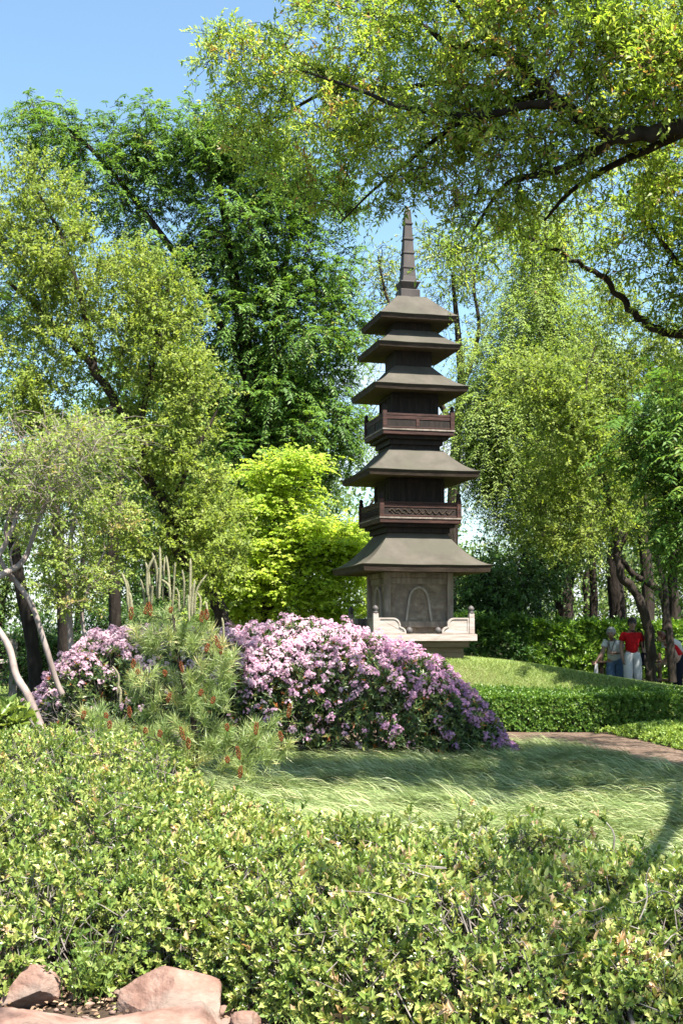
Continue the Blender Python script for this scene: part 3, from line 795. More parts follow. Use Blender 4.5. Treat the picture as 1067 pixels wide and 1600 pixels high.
neck(0.505, 3.38, 3.5)
balcony(0.785, 3.654, 0.735, 0.085, True)
neck(0.515, 3.655, 4.42, 'upper_wall')
neck(0.47, 4.9, 5.1)
balcony(0.695, 5.294, 0.65, 0.078, False)
neck(0.435, 5.295, 6.02, 'upper_wall')
neck(0.355, 6.5, 6.83)
neck(0.35, 7.17, 7.38)
for a, z0, z1 in ((0.515, 3.655, 4.38), (0.435, 5.295, 5.98)):
    for sx in (-1, 1):
        for sy in (-1, 1):
            g = G(); x, y = sx * (a - 0.02), sy * (a - 0.02)
            g.box(x - 0.038, x + 0.038, y - 0.038, y + 0.038, rel(z0), rel(z1)); g.build('wall_post', M['dark_wood'], pag, 0.005)
    for k in range(4):
        g = G()
        for x in np.linspace(-a + 0.13, a - 0.13, 5):
            g.box(x - 0.006, x + 0.006, -a - 0.009, -a + 0.004, rel(z0 + .01), rel(z1 - 0.06))
        g.box(-a + 0.06, a - 0.06, -a - 0.022, -a + 0.004, rel(z1 - 0.055), rel(z1))
        g.turn(k).build('wall_battens', M['dark_wood'], pag)

# spire
g = G(); g.box(-0.19, 0.19, -0.19, 0.19, rel(7.887), rel(8.06)); fb = g.build('finial_base', M['spire'], pag, 0.008)
g = G(); g.frustum(0.13, rel(8.061), 0.195, rel(8.2)); g.frustum(0.195, rel(8.201), 0.19, rel(8.22)); g.build('collar', M['spire'], fb, 0.005)
zs = [8.221, 8.504, 8.792, 9.067, 9.375, 9.62]
hw = [0.137, 0.117, 0.103, 0.09, 0.076, 0.06]
g = G(); g.frustum(0.138, rel(8.221), 0.124, rel(8.34)); g.frustum(0.1238, rel(8.341), 0.056, rel(9.62)); g.frustum(0.056, rel(9.621), 0.012, rel(9.74))
sp = g.build('spire', M['spire'], pag, 0.005)
for z, h in zip(zs[1:5], hw[1:5]):
    g = G(); g.box(-h - 0.012, h + 0.012, -h - 0.012, h + 0.012, rel(z - 0.016), rel(z + 0.016)); g.build('band', M['spire'], sp, 0.004)


# ================================================================ shrubs and hedges
def shoots(cl, base, d, k, sl, leaf, template, tint=(0.5, 0.2, 0.15), alpha=(0.7, 1.25), tub=None, tr=0.0025, stem=0.15, nrand=0.25):
    """short shoots with k leaves spiralling round the tip"""
    n = len(base); d = norm(d)
    ref = np.where(np.abs(d[:, 2:3]) > 0.9, np.array([1.0, 0, 0]), np.array([0, 0, 1.0]))
    u = norm(np.cross(d, ref)); v = np.cross(d, u)
    t = (np.arange(k)[None] + rng.uniform(0, 1, (n, k))) / k
    ph = rng.uniform(0, 2 * PI, n)[:, None] + np.arange(k)[None] * 2.4 + rng.normal(0, 0.25, (n, k))
    al = alpha[1] + (alpha[0] - alpha[1]) * t + rng.normal(0, 0.15, (n, k))
    D = d[:, None]; rad = np.cos(ph)[..., None] * u[:, None] + np.sin(ph)[..., None] * v[:, None]
    ax = D * np.cos(al)[..., None] + rad * np.sin(al)[..., None]
    nr = D * np.sin(al)[..., None] - rad * np.cos(al)[..., None] + rng.normal(0, nrand, (n, k, 3))
    pos = base[:, None] + D * (sl * t)[..., None]
    sc = rng.uniform(0.5, 1.3, n * k)
    tt = np.repeat(np.broadcast_to(tint[0], n) + rng.normal(0, tint[1], n), k) + 0.18 * (t.ravel() - 0.5) + rng.normal(0, tint[2], n * k)
    cl.leaves(pos.reshape(-1, 3), ax.reshape(-1, 3), nr.reshape(-1, 3), leaf[0] * sc, leaf[1] * sc, template, tt)
    if tub is not None:
        P = np.stack([base - d * stem + rng.normal(0, 0.02, (n, 3)), base, base + d * sl], 1)
        tub.add(P, np.broadcast_to(np.array([1.5, 1.1, 0.6]) * tr, (n, 3)), 3)


def stems(tub, roots, tips, r0=0.014, r1=0.004, wob=0.12):
    for a, b in zip(roots, tips):
        D = np.linalg.norm(b - a)
        m1 = a + (b - a) * 0.35 + rng.normal(0, wob * D * .6, 3); m2 = a + (b - a) * 0.7 + rng.normal(0, wob * D * .6, 3)
        m1[2] = max(m1[2], a[2] + 0.03)
        P = catmull([a, m1, m2, b], 3)
        tub.add(P, np.linspace(r0, r1, len(P)), 5)


# --- foreground holly bed, the taller half on the left and the thin scrubby half on the right
mr = np.random.default_rng(77)
MND = np.array([(gx + mr.uniform(-.2, .2), gy + mr.uniform(-.2, .2), mr.uniform(0.27, 0.44), mr.uniform(0.75, 1.12)) for gx in np.arange(-5, 3.2, 0.47) for gy in np.arange(4.8, 12.6, 0.47)])


def mounds(x, y):
    m = np.zeros(np.shape(x))
    for cx_, cy_, r_, h_ in MND:
        m = np.maximum(m, h_ * np.sqrt(np.clip(1 - ((x - cx_) ** 2 + (y - cy_) ** 2) / (r_ * r_ * 1.35), 0, 1)))
    return m


def bed_height(x, y):
    b, f = bed_back(x), bed_front(x)
    s = np.clip((y - f) / np.maximum(b - f, 0.1), 0, 1)
    left = 0.44 + 0.3 * s ** 0.9
    right = 0.44 - 0.02 * s
    w = np.clip((x + 1.9) / 1.7, 0, 1); w = w * w * (3 - 2 * w)
    H = left * (1 - w) + right * w
    fr = np.clip((y - f) / 0.55, 0, 1); bk = np.clip((b - y) / 0.45, 0, 1)
    edge = np.sqrt(np.clip(1 - (1 - fr) ** 2, 0, 1)) * np.sqrt(np.clip(1 - (1 - bk) ** 2, 0, 1))
    return H * edge * (0.5 + 0.58 * mounds(x, y)) * (1 + 0.12 * vnoise(x * 1.9, y * 1.9, 0.7) + 0.1 * vnoise(x * 4.1, y * 4.3, 1.7)) + 0.01


def holly_bed(name, xlo, xhi, n, label, tintmean):
    cx_ = (xlo + xhi) / 2
    root = empty(name, (cx_, float(bed_front(cx_) + bed_back(cx_)) / 2, 0), label, 'shrub')
    cl, tb = Cloud(), Tubes()
    x = rng.uniform(xlo, xhi, n); b, f = bed_back(x), bed_front(x)
    y = f + (b - f) * rng.uniform(0, 1, n) ** 1.15
    H = bed_height(x, y)
    e = 0.04
    gx = (bed_height(x + e, y) - bed_height(x - e, y)) / (2 * e); gy = (bed_height(x, y + e) - bed_height(x, y - e)) / (2 * e)
    deep = rng.uniform(0, 1, n) ** 1.8 * 0.28
    thin = vnoise(x * 2.7, y * 2.9, 4.0) + rng.normal(0, 0.25, n)
    keep = thin > (-0.3 if cx_ < 0 else -0.2)
    z = np.maximum(H - deep + rng.normal(0, 0.03, n), 0.04)
    base = np.c_[x, y, z]
    d = np.c_[-gx * 0.55, -gy * 0.55 - 0.1, np.ones(n)] + rng.normal(0, 0.5, (n, 3))
    d[:, 2] = np.abs(d[:, 2])
    base, d = base[keep], d[keep]
    tm = tintmean + 0.12 * vnoise(base[:, 0] * 3, base[:, 1] * 3, 8.0)
    dead = vnoise(base[:, 0] * 2.3 + 4, base[:, 1] * 2.6, 12.0) + 0.5 * vnoise(base[:, 0] * 7, base[:, 1] * 7, 2.0) + rng.normal(0, .12, len(base))
    tm = np.where(dead > (1.02 if cx_ < 0 else 0.88), 0.97, tm)
    for lo in range(3):
        s = slice(lo, None, 3)
        shoots(cl, base[s], d[s], (7, 9, 8)[lo], (0.045, 0.06, 0.05)[lo], ((0.038, 0.022), (0.043, 0.02), (0.03, 0.019))[lo], (SPINY, LEAF, SPINY)[lo],
               (tm[s] + (0, 0.04, -0.05)[lo], 0.16, 0.13), (0.35, 1.2), tb, 0.0024, 0.2)
    k = int(n / (85 if cx_ < 0 else 62))
    x = rng.uniform(xlo, xhi, k); b, f = bed_back(x), bed_front(x); y = f + (b - f) * rng.uniform(0.02, 1, k)
    tx, ty = x + rng.normal(0, 0.22, k), y + rng.normal(0, 0.2, k)
    ty = np.clip(ty, bed_front(tx) + .05, bed_back(tx) - .1)
    tips = np.c_[tx, ty, bed_height(tx, ty) * rng.uniform(0.75, 1.0, k)]
    stems(tb, np.c_[x, np.clip(y, bed_front(x) + .12, 99), np.zeros(k)], tips, 0.009, 0.003, 0.09)
    return root, cl, tb


root, cl, tb = holly_bed('holly_shrub', -4.6, -0.72, 30000, 'tall dense holly-like evergreen shrub filling the lower left behind the rocks', 0.47)
tb.build('stems', M['twig_grey'], root); cl.build('foliage', M['holly'], root)
root, cl, tb = holly_bed('scrubby_shrub', -0.72, 2.6, 26000, 'low thin scrubby shrub with bare grey twigs filling the lower right', 0.5)
# bare sprigs standing over the grass, each with a small tuft
sp_tip = [(717, 1262, 7.9), (758, 1285, 7.6), (905, 1295, 7.3), (945, 1283, 7.2), (790, 1300, 7.4), (830, 1275, 7.5), (690, 1300, 7.6), (862, 1310, 7.2), (640, 1275, 7.9), (975, 1330, 6.9), (1000, 1350, 6.8), (735, 1300, 7.6)]
sp_b = []
for px_, py_, d_ in sp_tip:
    t = at(px_, py_, d_); a = np.array([t[0] + rng.normal(-0.02, 0.12), t[1] - 0.25, 0.12])
    stems(tb, [a], [t], 0.009, 0.003, 0.1)
    m = a + (t - a) * 0.55
    for _ in range(3):
        e = m + np.array([rng.normal(0, 0.16), rng.normal(0, 0.1), rng.uniform(0.06, 0.2)]); stems(tb, [m], [e], 0.005, 0.002, 0.1); sp_b.append(e)
    sp_b += [t, t - np.array([0, 0, 0.03]), t + rng.normal(0, 0.02, 3)]
sp_b = np.array(sp_b)
shoots(cl, sp_b, np.c_[rng.normal(0, .4, (len(sp_b), 2)), np.ones(len(sp_b))], 8, 0.05, (0.042, 0.022), SPINY, (0.6, 0.2, 0.15), (0.3, 1.1))
# thick forked stems in the lower right corner and pale dead twigs
for pts, r0, r1 in (([(858, 1612, 5.0), (872, 1570, 5.15), (905, 1530, 5.3), (930, 1490, 5.4)], 0.022, 0.009),
                    ([(858, 1612, 5.0), (846, 1560, 5.1), (820, 1500, 5.25), (790, 1450, 5.4)], 0.016, 0.006),
                    ([(785, 1612, 4.95), (768, 1575, 5.05), (735, 1545, 5.15), (700, 1553, 5.2)], 0.011, 0.004),
                    ([(880, 1562, 5.05), (920, 1560, 5.1), (960, 1590, 5.1)], 0.01, 0.004),
                    ([(760, 1540, 5.1), (700, 1520, 5.2), (665, 1500, 5.25)], 0.008, 0.003),
                    ([(660, 1480, 5.35), (700, 1492, 5.3)], 0.006, 0.004), ([(940, 1430, 5.6), (895, 1448, 5.5)], 0.006, 0.004),
                    ([(850, 1480, 5.3), (800, 1420, 5.45), (770, 1395, 5.5)], 0.007, 0.003), ([(990, 1612, 4.9), (975, 1540, 5.1), (985, 1480, 5.3)], 0.012, 0.005)):
    P = catmull(poly_at(pts, 5), 5); tb.add(P, np.linspace(r0, r1, len(P)), 7)
for _ in range(50):
    a = at(rng.uniform(520, 1060), rng.uniform(1400, 1600), rng.uniform(5.0, 5.6)); a[2] = max(a[2], 0.05)
    stems(tb, [a], [a + np.array([rng.normal(0, 0.12), rng.normal(0, 0.05), rng.normal(0.03, 0.08)])], 0.003, 0.0016, 0.06)
tb.build('stems', M['twig_grey'], root); cl.build('foliage', M['holly'], root)

# broad-leaved pale plant at the left edge
c = at(22, 1128, 11.7)
root = empty('broad_leaf_shrub', (c[0], c[1], 0), 'yellow-green broad-leaved shrub at the foot of the pale leaning trunk', 'shrub')
cl, tb = Cloud(), Tubes()
b = in_ell([(10, 1150, 45, 45, 11.6, 0.35, 150)])
shoots(cl, b, np.c_[rng.normal(0, .5, (len(b), 2)), np.ones(len(b))], 8, 0.05, (0.11, 0.045), LEAF, (0.5, 0.25, 0.15), (0.6, 1.4), tb, 0.004, 0.35)
stems(tb, np.tile([c[0], c[1], 0.0], (14, 1)) + rng.normal(0, 0.05, (14, 3)) * [1, 1, 0], b[:14], 0.012, 0.005)
tb.build('stems', M['twig_grey'], root); cl.build('foliage', M['pale_leaf'], root)

# weeds between the rocks
c = at(135, 1560, 5.7)
root = empty('weed_clump', (c[0], c[1], 0), 'soft green weed with thin stalks between the pink rocks', 'plant')
cl, tb = Cloud(), Tubes()
n = 60
b = np.c_[rng.normal(c[0], 0.09, n), rng.normal(c[1], 0.06, n), rng.uniform(0.02, 0.16, n)]
shoots(cl, b, np.c_[rng.normal(0, .5, (n, 2)), np.ones(n)], 5, 0.04, (0.032, 0.024), LEAF, (0.3, 0.2, 0.15), (0.7, 1.3))
r = np.c_[rng.normal(c[0], 0.05, 26), rng.normal(c[1], 0.04, 26), np.zeros(26)]
stems(tb, r, r + np.c_[rng.normal(0, 0.07, (26, 2)), rng.uniform(0.15, 0.36, 26)], 0.0022, 0.0012, 0.06)
tb.build('stalks', M['pale_leaf'], root); cl.build('foliage', M['pale_leaf'], root)

# loose grass along the very front edge
n = 2600
px = rng.uniform(-0.2, 1.6, n); py = rng.uniform(4.75, 5.35, n)
a = rng.uniform(0, 2 * PI, n)
tag(blades('front_grass', np.c_[px, py, np.zeros(n)], 0.13, 0.004, np.c_[np.cos(a), np.sin(a)], 0.1, M['turf'], 0.3, 0.2, 3, 0.35),
    'ragged tufts of grass under the scrubby shrub at the bottom', 'grass', kind='stuff')


# --- rhododendrons
def rhodo(name, label, prof, yc, bx, n, nfl, leafmat, flmat, ftint, tw=0, dens=None):
    """prof: (x, top height) across the shrub; bx: half depth"""
    prof = np.array(prof); X0, X1 = prof[0, 0], prof[-1, 0]
    xc = float(prof[:, 0].mean())
    root = empty(name, (xc, yc, 0), label, 'shrub')
    cl, tb, fl = Cloud(), Tubes(), Cloud()

    def surf(n, deep):
        x = rng.uniform(X0 - 0.08, X1 + 0.08, n)
        H = np.interp(x, prof[:, 0], prof[:, 1])
        e = np.clip(1 - np.abs(2 * (x - X0) / (X1 - X0) - 1) ** 2.6, 0.06, 1) ** 0.5
        ph = rng.uniform(0.02, 0.78, n) * PI
        k = 1 - deep + 0.07 * vnoise(x * 3.1, ph * 3.2, 1.3) + 0.05 * vnoise(x * 7, ph * 6, 3.3)
        y = yc - bx * e * np.cos(ph) * k
        z = H * np.sin(ph) ** 0.72 * k
        nrm_ = np.c_[0.5 * (2 * (x - X0) / (X1 - X0) - 1) ** 3, -np.cos(ph), np.sin(ph) + 0.12]
        return np.c_[x, y, np.maximum(z, 0.05)], nrm_, x, ph
    b, d, x, ph = surf(n, rng.uniform(0, 1, n) ** 1.4 * 0.45)
    shoots(cl, b, d + rng.normal(0, 0.35, d.shape) + [0, 0, 0.3], 8, 0.04, (0.068, 0.026), LEAF, (0.45, 0.2, 0.15), (0.55, 1.45), tb, 0.003, 0.22)
    b, d, x, ph = surf(nfl * 3, rng.uniform(-0.05, 0.03, nfl * 3))
    pr = dens(x, ph) if dens else np.ones(len(x))
    pr = pr + 0.42 * vnoise(x * 4.4, ph * 4.5, 6.1)
    o = np.argsort(-(pr + rng.normal(0, 0.22, len(pr))))[:nfl]
    b, d = b[o], norm(d[o] + rng.normal(0, 0.3, (nfl, 3)) + [0, 0, 0.35])
    k = 12                                     # florets in a domed truss
    q = norm(rng.normal(0, 1, (nfl, k, 3)) + d[:, None] * 1.35)
    pos = b[:, None] + d[:, None] * 0.03 + q * rng.uniform(0.038, 0.058, (nfl, k, 1))
    ref = rng.normal(0, 1, (nfl * k, 3)); qq = q.reshape(-1, 3)
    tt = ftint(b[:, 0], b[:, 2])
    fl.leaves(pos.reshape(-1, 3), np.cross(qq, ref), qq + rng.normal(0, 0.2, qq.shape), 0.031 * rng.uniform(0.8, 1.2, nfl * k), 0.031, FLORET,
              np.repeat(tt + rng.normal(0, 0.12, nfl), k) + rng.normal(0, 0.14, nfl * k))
    r = np.c_[rng.normal(xc, (X1 - X0) * 0.22, 46), rng.normal(yc, 0.2, 46), np.zeros(46)]
    b2, _, _, _ = surf(46, 0.12)
    stems(tb, r, b2, 0.022, 0.006, 0.1)
    if tw:
        x = rng.uniform(X0, X0 + 1.2, tw); a = np.c_[x, rng.normal(yc - bx * .8, 0.1, tw), rng.uniform(0.1, 0.6, tw)]
        stems(tb, a, a + np.c_[rng.normal(-0.1, 0.15, tw), rng.normal(-0.12, 0.08, tw), rng.normal(0.05, 0.12, tw)], 0.005, 0.002, 0.15)
    tb.build('stems', M['twig_grey'], root); cl.build('foliage', leafmat, root); fl.build('blossom', flmat, root)
    return root


rhodo('rhododendron', 'large rounded rhododendron thick with lilac pink blossom in front of the pagoda',
      [(-1.75, 1.25), (-1.51, 1.43), (-1.1, 1.53), (-0.69, 1.59), (-0.28, 1.62), (0.22, 1.5), (0.55, 1.41), (0.96, 1.29), (1.29, 1.1), (1.54, 0.87), (1.8, 0.62), (2.0, 0.36), (2.12, 0.1)],
      16.65, 1.15, 7500, 2150, M['rhodo_leaf'], M['blossom'],
      lambda x, z: 0.62 + 0.16 * np.clip(z - 1.0, -0.6, 0.6) - 0.16 * np.clip(x - 0.3, -1, 1.5), 0,  # shade put into the tint: more violet low and to the right
      lambda x, ph: 0.3 + 0.6 * np.clip(np.sin(ph) - 0.1, 0, 0.6) + 0.1 * np.clip(-x, -1, 1))
rhodo('rhododendron', 'pale pink rhododendron with twiggy grey base on the left beside the pine',
      [(-3.85, 0.62), (-3.5, 1.1), (-3.2, 1.36), (-2.9, 1.5), (-2.4, 1.52), (-1.9, 1.5), (-1.3, 1.4)],
      16.0, 0.95, 3600, 1050, M['rhodo_leaf'], M['blossom_pale'],
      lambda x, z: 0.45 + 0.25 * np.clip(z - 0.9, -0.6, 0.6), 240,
      lambda x, ph: 0.3 + 0.8 * np.clip(np.sin(ph) - 0.45, 0, 1))


# --- clipped box hedge, laurel hedge, ground cover
def hedge(name, label, cat, boxes, leafmat, leaf, n, k, tint, template=LEAF, round_=0.12, amp=0.05, stemmat='bark_dark', sl=0.04, up=0.5):
    """boxes: (x0, x1, y0, y1, height) along the hedge; leaf shoots over its faces and through its body"""
    x0, x1, y0, y1, h = boxes
    c_ = ((x0 + x1) / 2, (y0 + y1) / 2)
    root = empty(name, (c_[0], c_[1], float(ground_z(*c_))), label, cat)
    cl, tb = Cloud(), Tubes()
    A = np.array([(x1 - x0) * h, (x1 - x0) * (y1 - y0), (y1 - y0) * h, (y1 - y0) * h, (x1 - x0) * h * 0.5]); A /= A.sum()
    f = rng.choice(5, n, p=A)
    u, v = rng.uniform(0, 1, n), rng.uniform(0, 1, n)
    x = np.where((f == 2), x0, np.where(f == 3, x1, x0 + u * (x1 - x0)))
    y = np.where(f == 0, y0, np.where(f == 4, y1, np.where(f == 1, y0 + v * (y1 - y0), y0 + u * (y1 - y0))))
    z = np.where(f == 1, h, v * h)
    N = np.zeros((n, 3)); N[f == 0, 1] = -1; N[f == 4, 1] = 1; N[f == 1, 2] = 1; N[f == 2, 0] = -1; N[f == 3, 0] = 1
    # round the top edge, wobble the faces
    e = np.clip((z - (h - round_)) / round_, 0, 1) ** 2 * round_ * 0.5
    y = np.where(f == 0, y + e, y)
    w = amp * (vnoise(x * 2.2, y * 2.2 + z * 2.5, 2.2) + 0.5 * vnoise(x * 6, y * 5 + z * 6, 5.2)) - rng.uniform(0, 1, n) ** 2 * 0.12
    P = np.c_[x, y, z] + N * w[:, None]
    P[:, 2] = np.maximum(P[:, 2], 0.02) + ground_z(P[:, 0], P[:, 1])
    shoots(cl, P, N + rng.normal(0, 0.5, N.shape) + [0, 0, up], k, sl, leaf, template, tint, (0.5, 1.3), None)
    m = max(12, int((x1 - x0) * 9))
    rx = np.round(rng.uniform(x0 + .1, x1 - .1, m) * 4) / 4; ry = rng.uniform(y0 + .2, y1 - .2, m)
    r = np.c_[rx, ry, ground_z(rx, ry)]
    stems(tb, r, r + np.c_[rng.normal(0, 0.12, m), rng.normal(-0.05, 0.12, m), rng.uniform(0.55, 0.95, m) * h], 0.014, 0.005)
    tb.build('stems', M[stemmat], root); cl.build('foliage', leafmat, root)
    return root


hedge('clipped_hedge', 'low clipped boxwood hedge between the mulch path and the mound', 'hedge', (1.0, 7.6, 20.62, 21.5, 0.54), M['boxwood'], (0.04, 0.024), 17000, 7, (0.48, 0.2, 0.16), amp=0.05)
hedge('laurel_hedge', 'tall sunlit glossy laurel hedge behind the rail fence and the people', 'hedge', (4.1, 10.5, 28.6, 30.0, 1.62), M['laurel'], (0.125, 0.05), 7000, 7, (0.5, 0.22, 0.16), round_=0.5, amp=0.16, sl=0.08, up=0.7)
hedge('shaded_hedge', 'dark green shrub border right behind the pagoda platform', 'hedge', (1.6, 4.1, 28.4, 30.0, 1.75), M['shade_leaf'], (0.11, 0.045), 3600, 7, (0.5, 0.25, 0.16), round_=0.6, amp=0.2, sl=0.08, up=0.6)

# creeping ground cover right of the path
root = empty('creeping_plant', (5.6, 18.2, 0), 'creeping yellow-green plant forming a low mound right of the path', 'plant')
cl = Cloud()
n = 15000
x = rng.uniform(3.9, 9.0, n); y = rng.uniform(15.5, 20.2, n)
farx = np.interp(y, PATH_FAR[::-1, 1], PATH_FAR[::-1, 0])
e = np.clip((x - farx + 0.06 * vnoise(x * 4, y * 4)) / 0.5, 0, 1) * np.clip((20.25 - y) / 0.3, 0, 1)
ok = e > 0.02
x, y, e = x[ok], y[ok], e[ok]
z = 0.17 * e ** 0.5 * (1 + 0.2 * vnoise(x * 2.5, y * 2.5, 4)) - rng.uniform(0, 0.05, len(x))
shoots(cl, np.c_[x, y, np.maximum(z, 0.01)], rng.normal(0, 0.45, (len(x), 3)) + [0, -0.2, 1], 7, 0.04, (0.045, 0.026), LEAF, (0.5, 0.2, 0.15), (0.5, 1.4))
cl.build('foliage', M['cover'], root)


# --- black pine with candles
PD = 12.3
tr = Tree('black_pine', (at(300, 1195, PD)[0], PD, 0.0), 'young pine with pale upright candles and rusty cones before the rhododendrons', 'pine')
b0 = tr.root.location
tr.limb([(b0[0], b0[1], 0), at(305, 1150, PD), at(285, 1060, PD), at(270, 960, PD)], 0.035, 0.008)
tips = [at(*p, PD + rng.normal(0, 0.12)) for p in ((205, 962), (228, 955), (240, 960), (266, 958), (298, 966), (318, 970), (215, 985), (285, 985), (330, 985), (248, 990), (300, 1005), (240, 1012), (348, 1005))]
tips += list(in_ell([(265, 990, 75, 35, PD, 0.35, 18), (325, 1045, 45, 60, PD, 0.35, 18), (265, 1090, 95, 60, PD, 0.45, 34), (290, 1160, 140, 38, PD - .1, 0.45, 38),
                     (400, 1160, 55, 42, PD - 0.1, 0.3, 20), (150, 1135, 55, 30, PD - .1, 0.3, 18), (375, 1195, 30, 18, PD - .2, 0.2, 8)]))
tr.grow(tips, 0.35, 0.006, 0.012, rise=0.5)
N = len(tr.tips)
tipsA = np.array(tr.tips); dA = norm(norm(np.array(tr.dirs)) * 0.5 + np.array([0, -0.05, 0.9]) + rng.normal(0, 0.2, (N, 3)))
K = 120
b_ = np.repeat(tipsA, K, 0) + np.repeat(dA, K, 0) * rng.uniform(-0.14, 0.02, (N * K, 1))
q = norm(rng.normal(0, 1, (N * K, 3)) * 0.7 + np.repeat(dA, K, 0) * rng.uniform(0.35, 1.3, (N * K, 1)))
tr.cl.leaves(b_, q, rng.normal(0, 1, (N * K, 3)), 0.135 * rng.uniform(0.7, 1.15, N * K), 0.0055, RHOMB, 0.5 + np.repeat(rng.normal(0, 0.15, N), K) + rng.normal(0, 0.18, N * K))
tr.tub.build('trunk', M['bark'], tr.root); tr.cl.build('needles', M['needle'], tr.root)
CAND = [(191, 895, 201, 955), (198, 905, 203, 952), (203, 926, 207, 955), (220, 905, 227, 945), (228, 878, 233, 940), (238, 863, 246, 935), (243, 868, 231, 930), (250, 853, 249, 935),
        (258, 870, 255, 938), (260, 868, 266, 935), (274, 878, 270, 948), (252, 905, 266, 938), (298, 872, 297, 958), (285, 890, 288, 950), (324, 897, 304, 960), (305, 905, 300, 963),
        (308, 925, 312, 960), (322, 940, 325, 965), (347, 965, 350, 1000), (239, 915, 237, 945), (276, 918, 280, 955), (295, 930, 296, 970), (176, 1040, 184, 1085), (186, 1072, 188, 1100), (286, 1040, 287, 1070)]
for tx, ty, bx, by in CAND:
    dd = PD - 0.1 + rng.normal(0, 0.12)
    a, e = at(bx, by, dd), at(tx, ty, dd + rng.normal(0, 0.03))
    D = np.linalg.norm(e - a)
    mid = a + (e - a) * 0.55 + np.array([-(e - a)[0] * 0.35 + rng.normal(0, 0.008), 0, 0.02])
    P = catmull([a, mid, e], 6)
    R = np.interp(np.linspace(0, 1, len(P)), [0, 0.08, 0.75, 0.93, 1], [0.008, 0.0132, 0.0122, 0.01, 0.002]) * rng.uniform(0.8, 1.15)
    t = Tubes(); t.add(P, R, 8); t.build('candle', M['candle'], tr.root)
CONES = [(227, 950), (235, 953), (267, 953), (205, 958), (315, 963), (323, 960), (322, 1012), (345, 1016), (342, 1003), (285, 1042), (258, 1052), (208, 1037), (216, 1050), (313, 1082), (332, 1094), (203, 1112),
         (228, 1142), (167, 1118), (288, 1146), (295, 1161), (355, 1136), (374, 1176), (356, 1187), (375, 1206), (450, 1110), (440, 1150), (400, 1138), (172, 1133), (130, 1117), (95, 1137), (250, 1146), (262, 1090)]
for px_, py_ in CONES:
    c = at(px_, py_, PD - 0.45 - (0.1 if py_ > 1080 else -0.2)); h = rng.uniform(0.04, 0.125)
    g = G(); m = int(10 + h * 190)
    lean_ = rng.normal(0, 0.15, 2)
    for q in range(m):
        t = q / m
        ph = q * 2.4; r_ = 0.0165 * math.sin(PI * (0.12 + 0.8 * t)) ** 0.7 * rng.uniform(.8, 1.3)
        cc = (r_ * math.cos(ph) + lean_[0] * t * h, r_ * math.sin(ph) + lean_[1] * t * h, (t - 0.5) * h)
        dx, dy = math.cos(ph) * 0.5, math.sin(ph) * 0.5
        L_ = 0.019
        g.tube([(cc[0] + dx * L_ * s_, cc[1] + dy * L_ * s_, cc[2] + 0.8 * L_ * s_) for s_ in (-0.5, -0.25, 0.25, 0.5)], [0.001, 0.0052, 0.0052, 0.001], 5)
    g.build('pollen_cone', M['cone'], tr.root, smooth=True, loc=tuple(float(v) for v in (c - np.array(b0))))


# ================================================================ trees
def base_of(px, d):
    x = at(px, 985, d)[0]
    return (x, d, float(ground_z(x, d)))


# tall dark compound-leaved tree behind on the left
D = 35
tr = Tree('walnut_tree', base_of(398, D), 'tall dark green tree with drooping compound leaves rising against the sky left of the pagoda')
b = tr.root.location
tr.limb([(b[0], b[1], b[2]), at(396, 900, D), at(398, 740, D), at(392, 600, D), at(372, 470, D), at(350, 330, D), at(330, 230, D)], 0.3, 0.05, 10)
tr.limb([at(394, 620, D), at(430, 500, D), at(450, 390, D), at(470, 300, D)], 0.14, 0.04)
tr.limb([at(392, 600, D), at(330, 480, D), at(240, 350, D), at(150, 240, D), at(90, 190, D)], 0.13, 0.03)
tr.limb([at(396, 720, D), at(460, 640, D), at(520, 600, D)], 0.1, 0.03)
tr.grow(in_ell([(235, 235, 90, 70, D, 1.8, 60), (330, 215, 70, 60, D, 1.8, 45), (75, 215, 75, 50, D, 1.5, 40), (180, 300, 150, 80, D, 1.8, 60), (400, 260, 110, 80, D, 1.8, 70), (400, 390, 130, 110, D, 2.2, 150), (380, 620, 100, 90, D, 2, 60), (260, 600, 110, 110, D, 2, 50),
                (450, 530, 110, 120, D, 2.2, 120), (300, 480, 120, 130, D, 2.2, 90), (470, 670, 90, 100, D, 2, 90), (530, 500, 40, 140, D, 1.5, 40), (370, 740, 110, 90, D, 2, 50), (545, 680, 35, 60, D, 1.2, 18), (500, 300, 70, 60, D, 1.5, 30), (60, 500, 100, 160, D + 1, 1.5, 40)]),
        0.25, 0.012, 0.013, rise=0.3)
tr.foliage(11, 14, 0.5, 0.32, (0.14, 0.05), RHOMB, 'pinnate', 0.5, 0.7, 0.1, 0.5, tint=(0.46, 0.14, 0.1), twig_r=0.006)
tr.done(M['bark'], M['walnut'])

